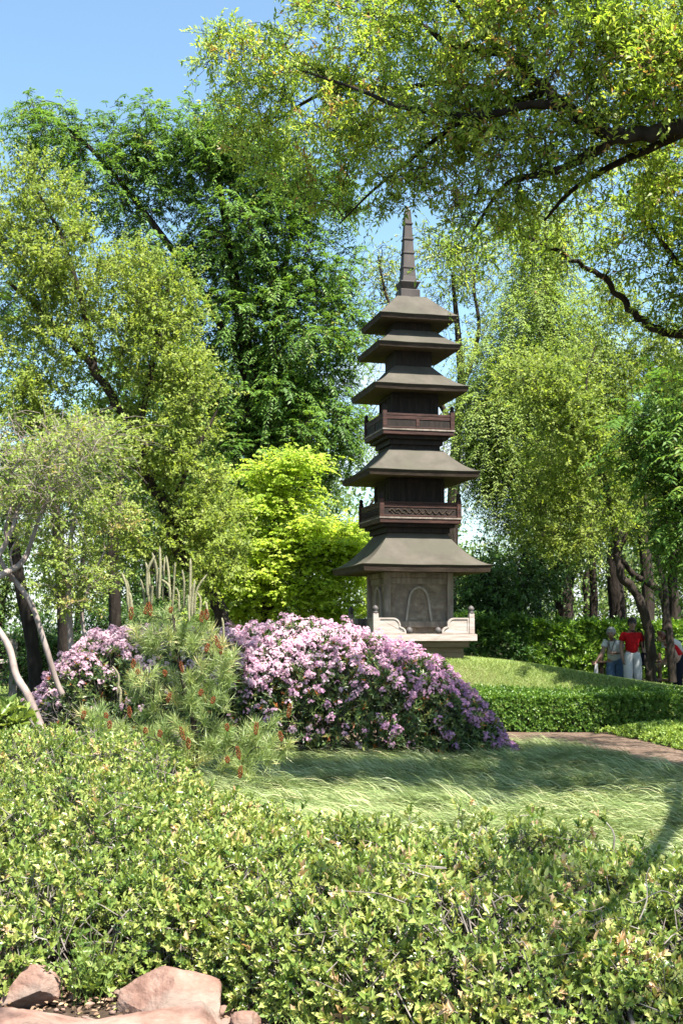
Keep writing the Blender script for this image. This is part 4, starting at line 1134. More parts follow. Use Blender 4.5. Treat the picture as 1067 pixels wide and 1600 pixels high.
# olive small-leaved leaning tree in front of it
D = 22.5
tr = Tree('elm_tree', base_of(372, D), 'olive green fine-leaved tree with dark trunk leaning to the left edge')
b = tr.root.location
tr.limb([(b[0], b[1], b[2] - .05), at(356, 985, D), at(322, 905, D), at(284, 868, D), at(262, 800, D), at(228, 740, D), at(215, 685, D), at(188, 640, D), at(150, 580, D), at(100, 522, D), at(55, 478, D), at(10, 440, D)], 0.145, 0.025, 10, wob=0.02)
tr.limb([at(150, 580, D), at(130, 480, D), at(100, 380, D), at(60, 300, D)], 0.06, 0.02)
tr.limb([at(215, 690, D), at(240, 560, D), at(260, 470, D), at(262, 430, D)], 0.06, 0.02)
tr.limb([at(262, 800, D), at(310, 700, D), at(340, 640, D)], 0.05, 0.018)
tr.grow(in_ell([(60, 330, 80, 80, D, 1.0, 70), (20, 420, 90, 130, D, 1.2, 70), (140, 430, 110, 80, D, 1.3, 95), (255, 480, 60, 80, D, 1, 55), (200, 560, 130, 90, D, 1.3, 90), (60, 560, 90, 80, D, 1.2, 40), (300, 620, 45, 80, D, 1, 40),
                (270, 720, 80, 80, D, 1.1, 70), (320, 810, 60, 60, D, 1, 60), (50, 640, 70, 50, D, 1, 40), (340, 880, 50, 50, D - .6, .7, 34), (150, 680, 110, 60, D, 1.1, 45), (230, 840, 90, 50, D, 1, 30)]), 0.25, 0.006, 0.012, rise=0.3)
tr.foliage(10, 12, 0.32, 0.17, (0.07, 0.038), RHOMB, 'alt', 0.5, 0.7, 0.35, 0.05, tint=(0.5, 0.15, 0.12), twig_r=0.003)
tr.done(M['bark'], M['olive'])

# chartreuse maple
D = 27.5
tr = Tree('japanese_maple', base_of(420, D), 'bright chartreuse maple with layered sprays between the pine and the pagoda', 'maple')
b = tr.root.location
tr.limb([tuple(b), at(412, 960, D), at(430, 900, D), at(425, 830, D), at(440, 760, D)], 0.1, 0.03)
tr.limb([at(412, 960, D), at(450, 920, D), at(500, 880, D), at(545, 850, D)], 0.06, 0.02)
tr.limb([at(412, 960, D), at(380, 900, D), at(360, 850, D)], 0.05, 0.02)
tr.grow(in_ell([(455, 722, 46, 14, D, 0.8, 26), (425, 745, 55, 16, D, 0.8, 28), (440, 775, 60, 16, D, 0.9, 30), (420, 795, 60, 16, D, 0.9, 30), (475, 825, 60, 14, D, 1, 34), (500, 850, 66, 22, D, 1, 50), (530, 845, 45, 22, D, 1, 28),
                (410, 848, 66, 16, D, 1, 36), (470, 880, 100, 18, D, 1.1, 50), (400, 895, 60, 16, D, 1, 34), (460, 915, 90, 16, D, 1.1, 42), (380, 925, 50, 18, D, 1, 28), (530, 900, 40, 30, D, 1, 24), (530, 945, 50, 24, D, 1, 28), (365, 900, 40, 14, D, .8, 20), (350, 955, 40, 14, D, .8, 16), (550, 880, 26, 20, D, .8, 12), (555, 830, 26, 10, D, .7, 8), (440, 950, 70, 16, D, .9, 26)]),
        0.25, 0.006, 0.01, rise=0.15)
tr.foliage(8, 14, 0.5, 0.24, (0.075, 0.068), LOBED, 'flat', 0.45, 0.75, 0.0, 0.16, tint=(0.5, 0.15, 0.12), twig_r=0.003, flatz=0.2)
tr.done(M['bark'], M['maple'])

# pale multi-stem crape myrtle at the left edge
D = 14.2
tr = Tree('crape_myrtle', base_of(40, D), 'crape myrtle with several pale peeling stems leaning out of the left edge')
b = tr.root.location
tr.limb([at(76, 1175, 13.4), at(66, 1140, 13.5), at(45, 1088, 13.6), at(26, 1055, 13.8), at(14, 1010, 14), at(-14, 965, 14.2), at(-50, 900, 14.3), at(-70, 800, 14.4)], 0.044, 0.03)
tr.limb([at(98, 1085, 14.3), at(88, 1062, 14.3), at(72, 1010, 14.3), at(50, 945, 14.3), at(22, 905, 14.3), at(4, 880, 14.3), at(-12, 840, 14.3)], 0.034, 0.024)
tr.limb([at(-30, 915, 14.0), at(4, 898, 14.1), at(28, 885, 14.2), at(42, 868, 14.3), at(49, 848, 14.3), at(70, 790, 14.4), at(100, 740, 14.5)], 0.042, 0.012)
tr.limb([at(-20, 890, 14.0), at(2, 862, 14.1), at(12, 842, 14.1), at(9, 828, 14.1), at(16, 800, 14.1), at(20, 770, 14.2)], 0.034, 0.012)
tr.limb([at(12, 842, 14.1), at(22, 820, 14.1), at(30, 792, 14.2), at(45, 760, 14.3), at(80, 715, 14.4)], 0.026, 0.008)
tr.limb([at(20, 884, 14.2), at(17, 866, 14.2), at(24, 846, 14.2)], 0.012, 0.006)
tr.grow(in_ell([(70, 760, 80, 60, D, 0.7, 40), (40, 690, 90, 40, D, 0.7, 35)]), 0.3, 0.004, 0.007, rise=0.3)
bare = len(tr.tips)
tr.grow(in_ell([(60, 740, 70, 55, D, 0.6, 22), (150, 700, 70, 40, D, 0.6, 20), (20, 780, 40, 40, D, .5, 10)]), 0.3, 0.0035, 0.006, rise=0.3)
tr.foliage(3, 3, 0.3, 0.2, (0.01, 0.006), RHOMB, twig_r=0.0028)
tr.cl = Cloud()
tr.foliage(6, 9, 0.24, 0.16, (0.05, 0.028), LEAF, 'alt', 0.5, 0.7, 0.2, 0.1, tint=(0.5, 0.2, 0.15), twig_r=0.003, tips=np.array(tr.tips)[::2], dirs=np.array(tr.dirs)[::2])
tr.done(M['bark_pale'], M['myrtle'])

# slimmer crape myrtle behind it
D = 20.5
tr = Tree('crape_myrtle', base_of(112, D), 'slender upright crape myrtle with mottled stem and tiers of yellow-green leaves at left')
b = tr.root.location
tr.limb([tuple(b), at(112, 1030, D), at(109, 960, D), at(107, 900, D), at(110, 850, D), at(118, 790, D), at(112, 720, D), at(120, 650, D)], 0.055, 0.02)
tr.limb([at(136, 1010, D), at(129, 960, D), at(138, 920, D), at(150, 890, D), at(165, 860, D)], 0.035, 0.014)
tr.grow(in_ell([(90, 870, 50, 14, D, 0.6, 18), (150, 905, 50, 22, D, 0.6, 24), (85, 910, 40, 10, D, 0.5, 10), (120, 945, 40, 10, D, 0.5, 10), (60, 830, 50, 14, D, 0.6, 14), (160, 800, 60, 40, D, .8, 30), (90, 750, 90, 50, D, .8, 44), (140, 690, 90, 40, D, .8, 36), (40, 790, 50, 30, D, .6, 14)]),
        0.3, 0.004, 0.008, rise=0.2)
tr.foliage(8, 11, 0.26, 0.17, (0.055, 0.032), LEAF, 'alt', 0.5, 0.7, 0.15, 0.1, tint=(0.55, 0.2, 0.14), twig_r=0.003, flatz=0.6)
tr.done(M['bark_pale'], M['myrtle'])

# dark trunks in the shade on the left
for (pts, r0, r1, d, lab, ell) in (
        ([(64, 1062), (50, 1000), (38, 940), (26, 880), (18, 800), (14, 700)], 0.15, 0.1, 26, 'dark slanting trunk in the shade near the left edge', [(10, 720, 70, 90, 26, 1.2, 30)]),
        ([(104, 1045), (100, 960), (96, 900), (92, 840), (84, 760), (80, 660)], 0.145, 0.1, 27, 'thick dark trunk behind the slender crape myrtle', [(90, 720, 80, 90, 28, 1.2, 36)]),
        ([(184, 1010), (180, 950), (176, 880), (182, 800), (190, 700)], 0.15, 0.1, 28, 'thick dark trunk left of the pine candles', [(190, 760, 80, 70, 29, 1.2, 36)])):
    tr = Tree('shaded_tree', base_of(pts[0][0], d), lab)
    tr.limb([tuple(tr.root.location)] + [at(x, y, d) for x, y in pts[1:]], r0, r1, 10)
    tr.grow(in_ell(ell), 0.25, 0.01, 0.012, rise=0.3)
    tr.foliage(9, 11, 0.45, 0.3, (0.09, 0.05), RHOMB, 'alt', tint=(0.5, 0.2, 0.12), twig_r=0.005)
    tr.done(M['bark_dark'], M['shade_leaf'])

# overhanging tree: its trunk stands outside the right edge
# its long limbs run back as they reach left
deep = lambda px_: float(np.interp(px_, [330, 480, 640, 800, 1000], [14.2, 13.4, 12.2, 11.2, 10.2]))
tr = Tree('overhanging_oak', (5.9, 9.7, 0.0), 'overhanging yellow-green tree whose dark limbs reach in from the upper right', 'tree')
b = tr.root.location
tr.limb([(5.9, 9.7, 0), (5.7, 9.7, 1.9), (5.2, 9.7, 3.6), (4.4, 9.7, 4.7), at(1180, 150, deep(1180))], 0.32, 0.2, 12)
tr.limb([at(1180, 150, deep(1180)), at(1100, 185, deep(1100)), at(1040, 203, deep(1040)), at(965, 212, deep(965)), at(925, 196, deep(925)), at(890, 170, deep(890)), at(852, 140, deep(852)), at(820, 108, deep(820)), at(785, 82, deep(785)), at(742, 40, deep(742)), at(700, -5, deep(700)), at(660, -60, deep(660))], 0.08, 0.012, 10, wob=0.012)
tr.limb([at(880, 165, deep(880)), at(840, 163, deep(840) - .1), at(815, 166, deep(815) - .2), at(780, 176, deep(780) - .3), at(735, 182, deep(735) - .4), at(690, 178, deep(690) - .4), at(620, 165, deep(620) - .5), at(560, 140, deep(560) - .5), at(470, 110, deep(470) - .6)], 0.045, 0.012)
tr.limb([at(960, 214, deep(960)), at(930, 236, deep(930) + .1), at(890, 258, deep(890) + .2), at(850, 272, deep(850) + .2), at(800, 282, deep(800) + .3), at(770, 312, deep(770) + .3), at(740, 360, deep(740) + .4)], 0.05, 0.01)
tr.limb([at(1120, 180, deep(1120)), at(1030, 225, deep(1030) + .4), at(950, 262, deep(950) + .6), at(890, 300, deep(890) + .7), at(850, 345, deep(850) + .7)], 0.045, 0.01)
tr.limb([at(785, 84, deep(785)), at(735, 75, deep(735)), at(695, 66, deep(695)), at(660, 40, deep(660)), at(600, 24, deep(600)), at(530, 20, deep(530))], 0.04, 0.01)
tr.limb([at(852, 142, deep(852)), at(800, 158, deep(800) + .4), at(755, 140, deep(755) + .6), at(690, 130, deep(690) + .8), at(620, 138, deep(620) + .9), at(520, 140, deep(520) + 1), at(430, 190, deep(430) + 1.1), at(360, 250, deep(360) + 1.2)], 0.042, 0.01)
tr.limb([at(735, 180, deep(735) - .3), at(690, 210, deep(690) - .2), at(640, 250, deep(640) - .1), at(580, 300, deep(580)), at(530, 350, deep(530))], 0.026, 0.007)
tr.limb([at(1180, 150, deep(1180)), at(1080, 95, deep(1080) + .8), at(980, 60, deep(980) + 1.2), at(900, 10, deep(900) + 1.5), at(850, -60, deep(850) + 1.8)], 0.09, 0.02)
tr.limb([at(1180, 150, deep(1180)), at(1250, 60, deep(1250) - .8), at(1200, -80, deep(1200) - 1.2), at(1050, -200, deep(1050) - 1.4)], 0.12, 0.03)
tr.limb([at(1180, 150, deep(1180)), at(1150, 220, deep(1150) + 2), at(1050, 280, deep(1050) + 4), at(980, 300, deep(980) + 5)], 0.09, 0.02)
tr.limb([(4.4, 9.7, 4.7), (4.3, 8, 5.3), (3.8, 6, 5.7), (3.2, 4, 5.8), (2.6, 2.6, 5.8)], 0.09, 0.02)  # unseen limb, added to shade the lower right shrubs
tr.grow(np.concatenate([rng.normal(0, 1, (46, 3)) * [0.8, 0.9, 0.35] + [3.0, 3.2, 5.7], rng.normal(0, 1, (270, 3)) * [0.6, 1.0, 0.5] + [4.9, 11.2, 5.9], rng.normal(0, 1, (200, 3)) * [0.7, 0.8, 0.45] + [5.2, 12.6, 6.6], in_ell([(900, 60, 180, 120, deep(900), 0.98, 93), (720, 70, 150, 110, deep(720), 0.90, 74), (560, 80, 130, 100, deep(560), 0.83, 58), (430, 110, 95, 80, deep(430) + .3, 0.75, 37), (360, 60, 50, 60, deep(360), 0.60, 9), (420, 210, 110, 60, deep(420) + .6, 0.75, 27), (580, 200, 120, 55, deep(580), 0.75, 37), (740, 190, 110, 50, deep(740), 0.75, 43),  # first three clusters hang out of view, added to shade shrubs and grass
                (1010, 120, 110, 110, deep(1010) + .3, 0.98, 68), (900, 240, 150, 45, deep(900) + .4, 0.83, 37), (520, 290, 80, 60, deep(520), 0.60, 16), (620, 310, 60, 60, deep(620), 0.52, 9), (1040, 270, 80, 60, deep(1040) + 2, 0.90, 24), (780, 310, 110, 40, deep(780) + .3, 0.60, 21), (680, 260, 90, 50, deep(680), 0.60, 16), (330, 130, 40, 70, deep(330) + .5, 0.52, 6),
                (900, -120, 300, 120, deep(900), 1.3, 120), (560, -90, 200, 90, deep(560), 0.98, 37), (1200, 60, 130, 200, deep(1200), 1.6, 100), (1150, 0, 160, 120, deep(1150) + 3, 1.50, 37)])]),
        0.22, 0.004, 0.009, rise=0.2, down_pen=0.2)
tr.foliage(11, 10, 0.21, 0.105, (0.066, 0.024), RHOMB, 'alt', 0.5, 0.7, 0.25, 0.12, tint=(0.6, 0.16, 0.12), twig_r=0.0026)
tr.grow(in_ell([(760, 290, 130, 50, 10.6, .6, 40), (850, 260, 90, 40, 10.6, .6, 24), (640, 270, 90, 60, 11.6, .6, 20), (900, 150, 130, 60, 10.2, .6, 24), (520, 230, 90, 60, 12.6, .6, 16)]), 0.22, 0.0035, 0.007, rise=-0.05, down_pen=0.0, wob=0.1)
tr.done(M['bark_dark'], M['oak'])

# a second big tree right of the path, seen only by its limb and hanging sprays
D = 13.4
tr = Tree('spreading_oak', (6.6, 13.4, 0.0), 'tree reaching in from the right edge with one bare curved limb beside the spire', 'tree')
tr.limb([(6.6, 13.4, 0), (6.4, 13.4, 2.1), (5.7, 13.4, 3.9), at(1200, 500, D)], 0.3, 0.17, 10)
tr.limb([at(1200, 500, D), at(1110, 512, D), at(1060, 520, D), at(1022, 514, D), at(995, 497, D), at(970, 465, D), at(935, 432, D), at(885, 402, D), at(835, 372, D), at(780, 350, D)], 0.058, 0.009, 10, wob=0.015)
tr.limb([at(1200, 500, D), at(1140, 440, D), at(1070, 420, D), at(1020, 360, D), at(985, 330, D), at(940, 300, D)], 0.04, 0.008)
tr.grow(in_ell([(860, 380, 100, 40, D, .8, 14), (770, 370, 80, 45, D, .8, 10), (960, 400, 90, 60, D, 1, 16), (1040, 350, 60, 70, D, 1, 24), (960, 330, 80, 50, D, 1, 13), (1030, 470, 50, 50, D, .9, 10), (1130, 400, 90, 120, D, 1.3, 60), (1090, 560, 60, 80, D, 1, 13), (1230, 380, 130, 130, D, 1.5, 80), (1230, 300, 130, 100, D + 2, 1.3, 50), (700, 380, 40, 40, D, .6, 6)]),  # outermost clusters are unseen, added to throw shade on the grass
        0.22, 0.004, 0.009, rise=0.2, down_pen=0.2)
tr.foliage(8, 10, 0.27, 0.18, (0.07, 0.026), RHOMB, 'alt', 0.5, 0.7, 0.15, 0.2, tint=(0.44, 0.16, 0.12), twig_r=0.003)
tr.done(M['bark_dark'], M['oak'])

# feathery tree right of the pagoda
D = 33
tr = Tree('bald_cypress', base_of(882, D), 'tall feathery light green tree with drooping sprays just right of the pagoda')
b = tr.root.location
tr.limb([tuple(b), at(880, 930, D), at(870, 820, D), at(862, 700, D), at(858, 560, D), at(856, 440, D), at(852, 345, D)], 0.26, 0.04, 10)
tr.limb([at(884, 960, D), at(850, 880, D), at(835, 800, D), at(790, 700, D)], 0.14, 0.04)
tr.grow(in_ell([(852, 380, 45, 60, D, 1, 40), (850, 480, 80, 80, D, 1.6, 90), (790, 570, 70, 60, D, 1.5, 70), (890, 580, 90, 80, D, 1.6, 80), (780, 660, 75, 60, D, 1.5, 70), (850, 690, 100, 80, D, 1.8, 100), (760, 720, 50, 50, D, 1.3, 40), (830, 780, 70, 60, D, 1.6, 50), (920, 700, 70, 90, D, 1.5, 50), (735, 660, 30, 60, D, 1, 20), (900, 820, 60, 40, D, 1.4, 20)]),
        0.25, 0.007, 0.01, rise=0.25)
tr.foliage(13, 14, 0.6, 0.35, (0.1, 0.032), RHOMB, 'pinnate', 0.4, 0.6, 0.0, 1.0, tint=(0.5, 0.16, 0.13), twig_r=0.004)
tr.done(M['bark'], M['cypress'])

# leaning tree on the right, in front of the people
D = 25.6
tr = Tree('leaning_elm', base_of(1018, D), 'tree with slim forked grey trunks leaning left beside the people on the right')
b = tr.root.location
tr.limb([tuple(b), at(1019, 1060, D), at(1016, 1010, D), at(1009, 965, D), at(990, 924, D), at(970, 893, D), at(963, 852, D), at(956, 807, D), at(945, 762, D), at(936, 735, D), at(905, 682, D), at(860, 630, D), at(800, 578, D)], 0.12, 0.01, 10, wob=0.02)
tr.limb([at(1050, 1066, D - .4), at(1046, 1000, D - .4), at(1041, 965, D - .3), at(1033, 928, D - .2), at(1013, 912, D - .1), at(987, 895, D), at(968, 870, D)], 0.085, 0.05)
tr.limb([at(1038, 985, D - .4), at(1040, 930, D - .3), at(1028, 880, D), at(1010, 800, D), at(1000, 720, D)], 0.06, 0.025)
tr.limb([at(962, 868, D), at(985, 830, D), at(1030, 815, D), at(1075, 828, D)], 0.05, 0.02)
tr.limb([at(936, 735, D), at(925, 660, D), at(915, 600, D), at(930, 540, D)], 0.035, 0.01)
D = 28.2
tr.grow(in_ell([(830, 590, 60, 40, D, .9, 34), (900, 620, 90, 60, D, 1.2, 60), (880, 720, 80, 50, D, 1.1, 50), (870, 780, 70, 40, D, 1, 40), (960, 560, 80, 60, D, 1.2, 50), (1000, 660, 70, 90, D, 1.2, 60), (880, 840, 70, 26, D, 1, 26), (1000, 770, 70, 50, D, 1.1, 30), (1040, 560, 50, 70, D, 1, 40), (960, 480, 60, 40, D, 1, 26), (1050, 720, 40, 60, D, 1, 24),
                (840, 600, 70, 40, 25.4, .4, 26), (890, 650, 50, 35, 25.3, .4, 26), (930, 700, 50, 40, 25.3, .4, 26), (960, 800, 50, 40, 25.2, .4, 14), (900, 580, 40, 40, 26, .5, 12), (960, 770, 40, 30, 26, .4, 9), (880, 730, 50, 30, 26.2, .5, 14), (1000, 830, 40, 18, 25.8, .4, 7)]),
        0.25, 0.005, 0.01, rise=0.25)
tr.foliage(10, 12, 0.36, 0.24, (0.075, 0.042), RHOMB, 'alt', 0.5, 0.7, 0.2, 0.1, tint=(0.4, 0.16, 0.12), twig_r=0.003)
tr.done(M['bark'], M['olive'])

# dark compound-leaved tree on the right edge
D = 22
tr = Tree('ailanthus_tree', base_of(1130, D), 'dark tree with long compound leaves shading the right edge above the people')
tr.limb([tuple(tr.root.location), at(1120, 950, D), at(1100, 820, D), at(1080, 700, D), at(1070, 600, D)], 0.17, 0.05, 10)
tr.limb([at(1110, 880, D), at(1080, 830, D), at(1045, 780, D), at(1010, 750, D)], 0.06, 0.02)
tr.grow(in_ell([(1050, 640, 60, 60, D, 1, 26), (1050, 740, 60, 60, D, 1, 26), (1070, 820, 40, 60, D, 1, 24), (1120, 760, 70, 200, D, 1.5, 40), (1150, 690, 80, 150, D + 3, 1.5, 60), (1000, 690, 40, 50, D, .8, 10), (1160, 700, 60, 120, D - 3, 1.4, 30)]), 0.25, 0.008, 0.012, rise=0.3)  # rearmost crown cluster is out of view, added to shade people and hedge
tr.foliage(6, 18, 0.62, 0.26, (0.13, 0.042), RHOMB, 'pinnate', 0.5, 0.7, 0.15, 0.5, tint=(0.5, 0.16, 0.1), twig_r=0.005)
tr.done(M['bark_dark'], M['walnut'])

# open tree behind the spire
D = 38
tr = Tree('sparse_tree', base_of(700, D), 'thinly leaved tree showing its bare branches against the sky behind the spire')
tr.limb([tuple(tr.root.location), at(705, 850, D), at(712, 700, D), at(720, 600, D), at(714, 510, D), at(706, 430, D)], 0.22, 0.04)
tr.limb([at(718, 610, D), at(735, 570, D), at(748, 510, D), at(740, 440, D), at(760, 380, D)], 0.09, 0.02)
tr.limb([at(714, 680, D), at(672, 600, D), at(610, 480, D), at(590, 400, D)], 0.1, 0.02)
tr.grow(in_ell([(700, 430, 50, 70, D, 1.4, 44), (745, 420, 50, 80, D, 1.4, 46), (600, 440, 40, 60, D, 1.4, 44), (590, 540, 40, 60, D, 1.4, 30), (660, 520, 60, 60, D, 1.4, 14), (585, 660, 30, 60, D, 1.2, 26), (700, 380, 60, 40, D, 1.3, 24), (760, 520, 40, 60, D, 1.3, 24)]), 0.3, 0.008, 0.01, rise=0.35)
tr.foliage(5, 7, 0.45, 0.35, (0.1, 0.05), RHOMB, 'alt', tint=(0.45, 0.2, 0.12), twig_r=0.006)
tr.done(M['bark'], M['myrtle'])

# plain trunks and dark under-storey on the right
for (pts, r0, r1, d, lab, ell, lm, bk) in (
        ([(927, 980), (927, 920), (925, 880), (924, 800), (926, 700)], 0.12, 0.08, 35, 'straight grey-brown trunk standing above the laurel hedge', [(930, 760, 70, 60, 36, 1.5, 40)], 'woods', 'bark'),
        ([(966, 990), (962, 930), (958, 880), (968, 820), (985, 740)], 0.27, 0.16, 36, 'massive dark hollow trunk behind the head of the woman in red', [(985, 780, 80, 60, 37, 1.5, 40)], 'shade_leaf', 'bark_dark'),
        ([(886, 980), (884, 930), (898, 880), (920, 830)], 0.16, 0.1, 34.5, 'slim dark trunk bending right above the laurel hedge', [(900, 850, 50, 30, 35, 1.2, 24)], 'shade_leaf', 'bark_dark'),
        ([(1010, 1000), (1012, 940), (1008, 870), (1000, 780), (1004, 680)], 0.18, 0.12, 32, 'broad grey trunk right of the woman in red', [(1010, 800, 70, 60, 33, 1.5, 34)], 'shade_leaf', 'bark'),
        ([(1052, 1000), (1054, 950), (1050, 900), (1060, 820)], 0.17, 0.1, 33, 'forked grey trunk at the right edge above the bending person', [(1050, 860, 50, 40, 34, 1.2, 24)], 'shade_leaf', 'bark'),
        ([(842, 990), (838, 940), (828, 890), (816, 850)], 0.13, 0.07, 32, 'small dark tree in the thicket between pagoda and laurel', [(790, 930, 55, 50, 31, 1.4, 60), (830, 890, 55, 40, 32, 1.4, 46), (760, 960, 40, 60, 30.5, 1, 40), (745, 890, 26, 40, 31, 1, 16)], 'shade_leaf', 'bark_dark')):
    tr = Tree('shaded_tree', base_of(pts[0][0], d), lab)
    tr.limb([tuple(tr.root.location)] + [at(x, y, d) for x, y in pts], r0, r1, 10)
    tr.grow(in_ell(ell), 0.25, 0.01, 0.012, rise=0.3)
    tr.foliage(10, 12, 0.45, 0.32, (0.09, 0.048), RHOMB, 'alt', tint=(0.5, 0.2, 0.12), twig_r=0.005)
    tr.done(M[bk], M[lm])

# the far wood that closes the view, one mass
wt, wc = Tubes(), Cloud()
for k in range(64):
    x = rng.uniform(-26, 26); y = rng.uniform(46, 66)
    pxk = 533.5 + 2000 * x / y
    top_px = np.interp(pxk, [-200, 0, 200, 380, 520, 600, 700, 735, 775, 830, 1000, 1300], [640, 660, 560, 480, 560, 740, 800, 850, 850, 760, 560, 500]) + rng.uniform(0, 90)
    H = float(at(pxk, top_px, y)[2]); H = max(H, 3.5)
    cw = rng.uniform(1.8, 3.4)
    z0 = float(ground_z(x, y))
    P = catmull([(x, y, z0), (x + rng.normal(0, .2), y, H * .35), (x + rng.normal(0, .4), y, H * .7), (x + rng.normal(0, .5), y, H * 0.95)], 3)
    wt.add(P, np.linspace(rng.uniform(0.14, 0.26), 0.03, len(P)), 6)
    n = int(2300 * H / 6)
    ncl = int(n / 30)
    v = norm(rng.normal(0, 1, (ncl, 3))) * rng.uniform(0.35, 1, (ncl, 1)) ** 0.5
    zc = 0.56 * H
    c = np.array([x, y, zc]) + v * np.array([cw, cw, H * 0.46])
    c[:, 2] = np.maximum(c[:, 2], 0.3)
    pos = np.repeat(c, 30, 0) + rng.normal(0, 0.3, (ncl * 30, 3)) * [1, 1, .6]
    m_ = len(pos)
    wc.leaves(pos, rng.normal(0, 1, (m_, 3)) - [0, 0, .3], rng.normal(0, .6, (m_, 3)) + [0, -.3, 1], 0.2 * rng.uniform(.7, 1.2, m_), 0.11, RHOMB,
              rng.uniform(0.2, 0.75) + np.repeat(rng.normal(0, .12, ncl), 30) + rng.normal(0, .1, m_))
V1 = np.concatenate(wt.V); Q1 = np.concatenate(wt.Q)
V2 = np.concatenate(wc.V); Q2 = np.concatenate(wc.P[4]) + len(V1)
o = mesh_np('far_woods', np.concatenate([V1, V2]), [np.concatenate([Q1, Q2])], None, None,
            np.clip(np.concatenate([np.zeros(len(Q1)), np.concatenate(wc.T[4])]), 0, 1), mats=[M['bark'], M['woods']], midx=np.concatenate([np.zeros(len(Q1)), np.ones(len(Q2))]))
tag(o, 'far green wood closing the view behind the garden trees', 'woods', kind='stuff')

# under-storey shrubs of the shady border at the left and behind the maple
for (px_, py_, rx, ry, d, nn, lab, lm) in ((60, 1020, 60, 40, 31, 60, 'dark shade shrub behind the leaning pale trunks', 'shade_leaf'), (190, 985, 70, 40, 32, 70, 'dark shade shrub behind the left rhododendron', 'shade_leaf'),
                                           (330, 970, 70, 60, 31, 80, 'green shrub behind the pine candles', 'woods'), (480, 985, 90, 34, 31, 80, 'dark shrub under the chartreuse maple', 'shade_leaf')):
    tr = Tree('border_shrub', base_of(px_, d), lab, 'shrub')
    b = tr.root.location
    tr.limb([tuple(b), (b[0] + .05, b[1], b[2] + .3), (b[0], b[1] + .1, b[2] + .6)], 0.06, 0.03, 6)
    e_ = in_ell([(px_, py_, rx, ry, d, 0.9, nn)]); e_[:, 2] = np.maximum(e_[:, 2], b[2] + 0.15)
    tr.grow(e_, 0.2, 0.008, 0.01)
    tr.foliage(11, 12, 0.4, 0.3, (0.085, 0.045), RHOMB, 'alt', tint=(0.5, 0.2, 0.12), twig_r=0.005)
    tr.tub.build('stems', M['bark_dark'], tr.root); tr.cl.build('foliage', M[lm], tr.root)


# ================================================================ rocks
def rock(label, x, y, size, seed, z=0.0, cuts=9, rz=0.0, name='rock', sub=5, top=None):
    import bmesh
    r = np.random.default_rng(seed)
    bm = bmesh.new(); bmesh.ops.create_icosphere(bm, subdivisions=sub, radius=1.0)
    V = np.array([v.co[:] for v in bm.verts])
    V = np.sign(V) * np.abs(V) ** 0.7 * 1.12
    for _ in range(cuts):
        n_ = r.normal(0, 1, 3); n_ /= np.linalg.norm(n_)
        lim = r.uniform(0.42, 0.72)
        d = V @ n_
        V = V - np.clip(d - lim, 0, None)[:, None] * n_ * 0.97
    if top:
        tn = np.array([top[1], top[2], 1.0]); tn /= np.linalg.norm(tn)
        V = V - np.clip(V @ tn - top[0], 0, None)[:, None] * tn * 0.96
    f = r.uniform(0, 6, 6)
    wob = (np.sin(V[:, 0] * 3.1 + f[0] + np.sin(V[:, 1] * 4 + f[1])) + np.sin(V[:, 1] * 5.3 + f[2] + np.sin(V[:, 2] * 6 + f[3])) + 0.6 * np.sin(V[:, 2] * 11 + V[:, 0] * 9 + f[4]) + .5 * np.sin(V[:, 0] * 17 + V[:, 1] * 13 + f[5])) * 0.018
    V = V * (1 + wob[:, None]) + r.normal(0, 0.003, V.shape)
    c, s = math.cos(rz), math.sin(rz)
    V = V * np.array(size)
    V = np.c_[V[:, 0] * c - V[:, 1] * s, V[:, 0] * s + V[:, 1] * c, V[:, 2]]
    for v, p in zip(bm.verts, V): v.co = p
    me = bpy.data.meshes.new(name); bm.to_mesh(me); bm.free()
    me.materials.append(M['rock'])
    o = bpy.data.objects.new(name, me); C.objects.link(o); o.location = (x, y, z)
    md = o.modifiers.new('facets', 'EDGE_SPLIT'); md.split_angle = math.radians(28)
    me.polygons.foreach_set('use_smooth', np.ones(len(me.polygons), bool))
    return tag(o, label, 'rock', 'pink boulders at the front of the bed')


rock('blocky pink boulder standing on the flat slabs at the lower left', -0.725, 5.52, (0.2, 0.16, 0.19), 42, 0.05, 7, 0.08, top=(0.62, 0.3, -0.25))
rock('small pink boulder cut off by the lower left corner', -1.6, 5.95, (0.2, 0.16, 0.16), 9, 0.05, 8)
rock('squat grey-pink stone between the corner boulder and the green weed', -1.36, 5.68, (0.135, 0.11, 0.12), 21, 0.03, 9, 0.3)
rock('broad flat pink slab along the bottom left edge', -1.22, 5.12, (0.5, 0.25, 0.2), 13, 0.02, 5, 0.05, top=(0.6, -0.05, -0.15))
rock('low flat pale slab below the blocky boulder', -0.64, 4.97, (0.44, 0.22, 0.2), 17, 0.02, 5, -0.05, top=(0.55, 0.05, -0.12))
rock('fist-sized pink stone at the right foot of the blocky boulder', -0.37, 5.3, (0.07, 0.06, 0.06), 25, 0.02, 7, sub=4)
c = at(66, 1079, 29.0)
rock('long low pale pink stone lying on the far left lawn', c[0], 29, (0.26, 0.16, 0.12), 31, 0.06, 6, 0.1, sub=4)
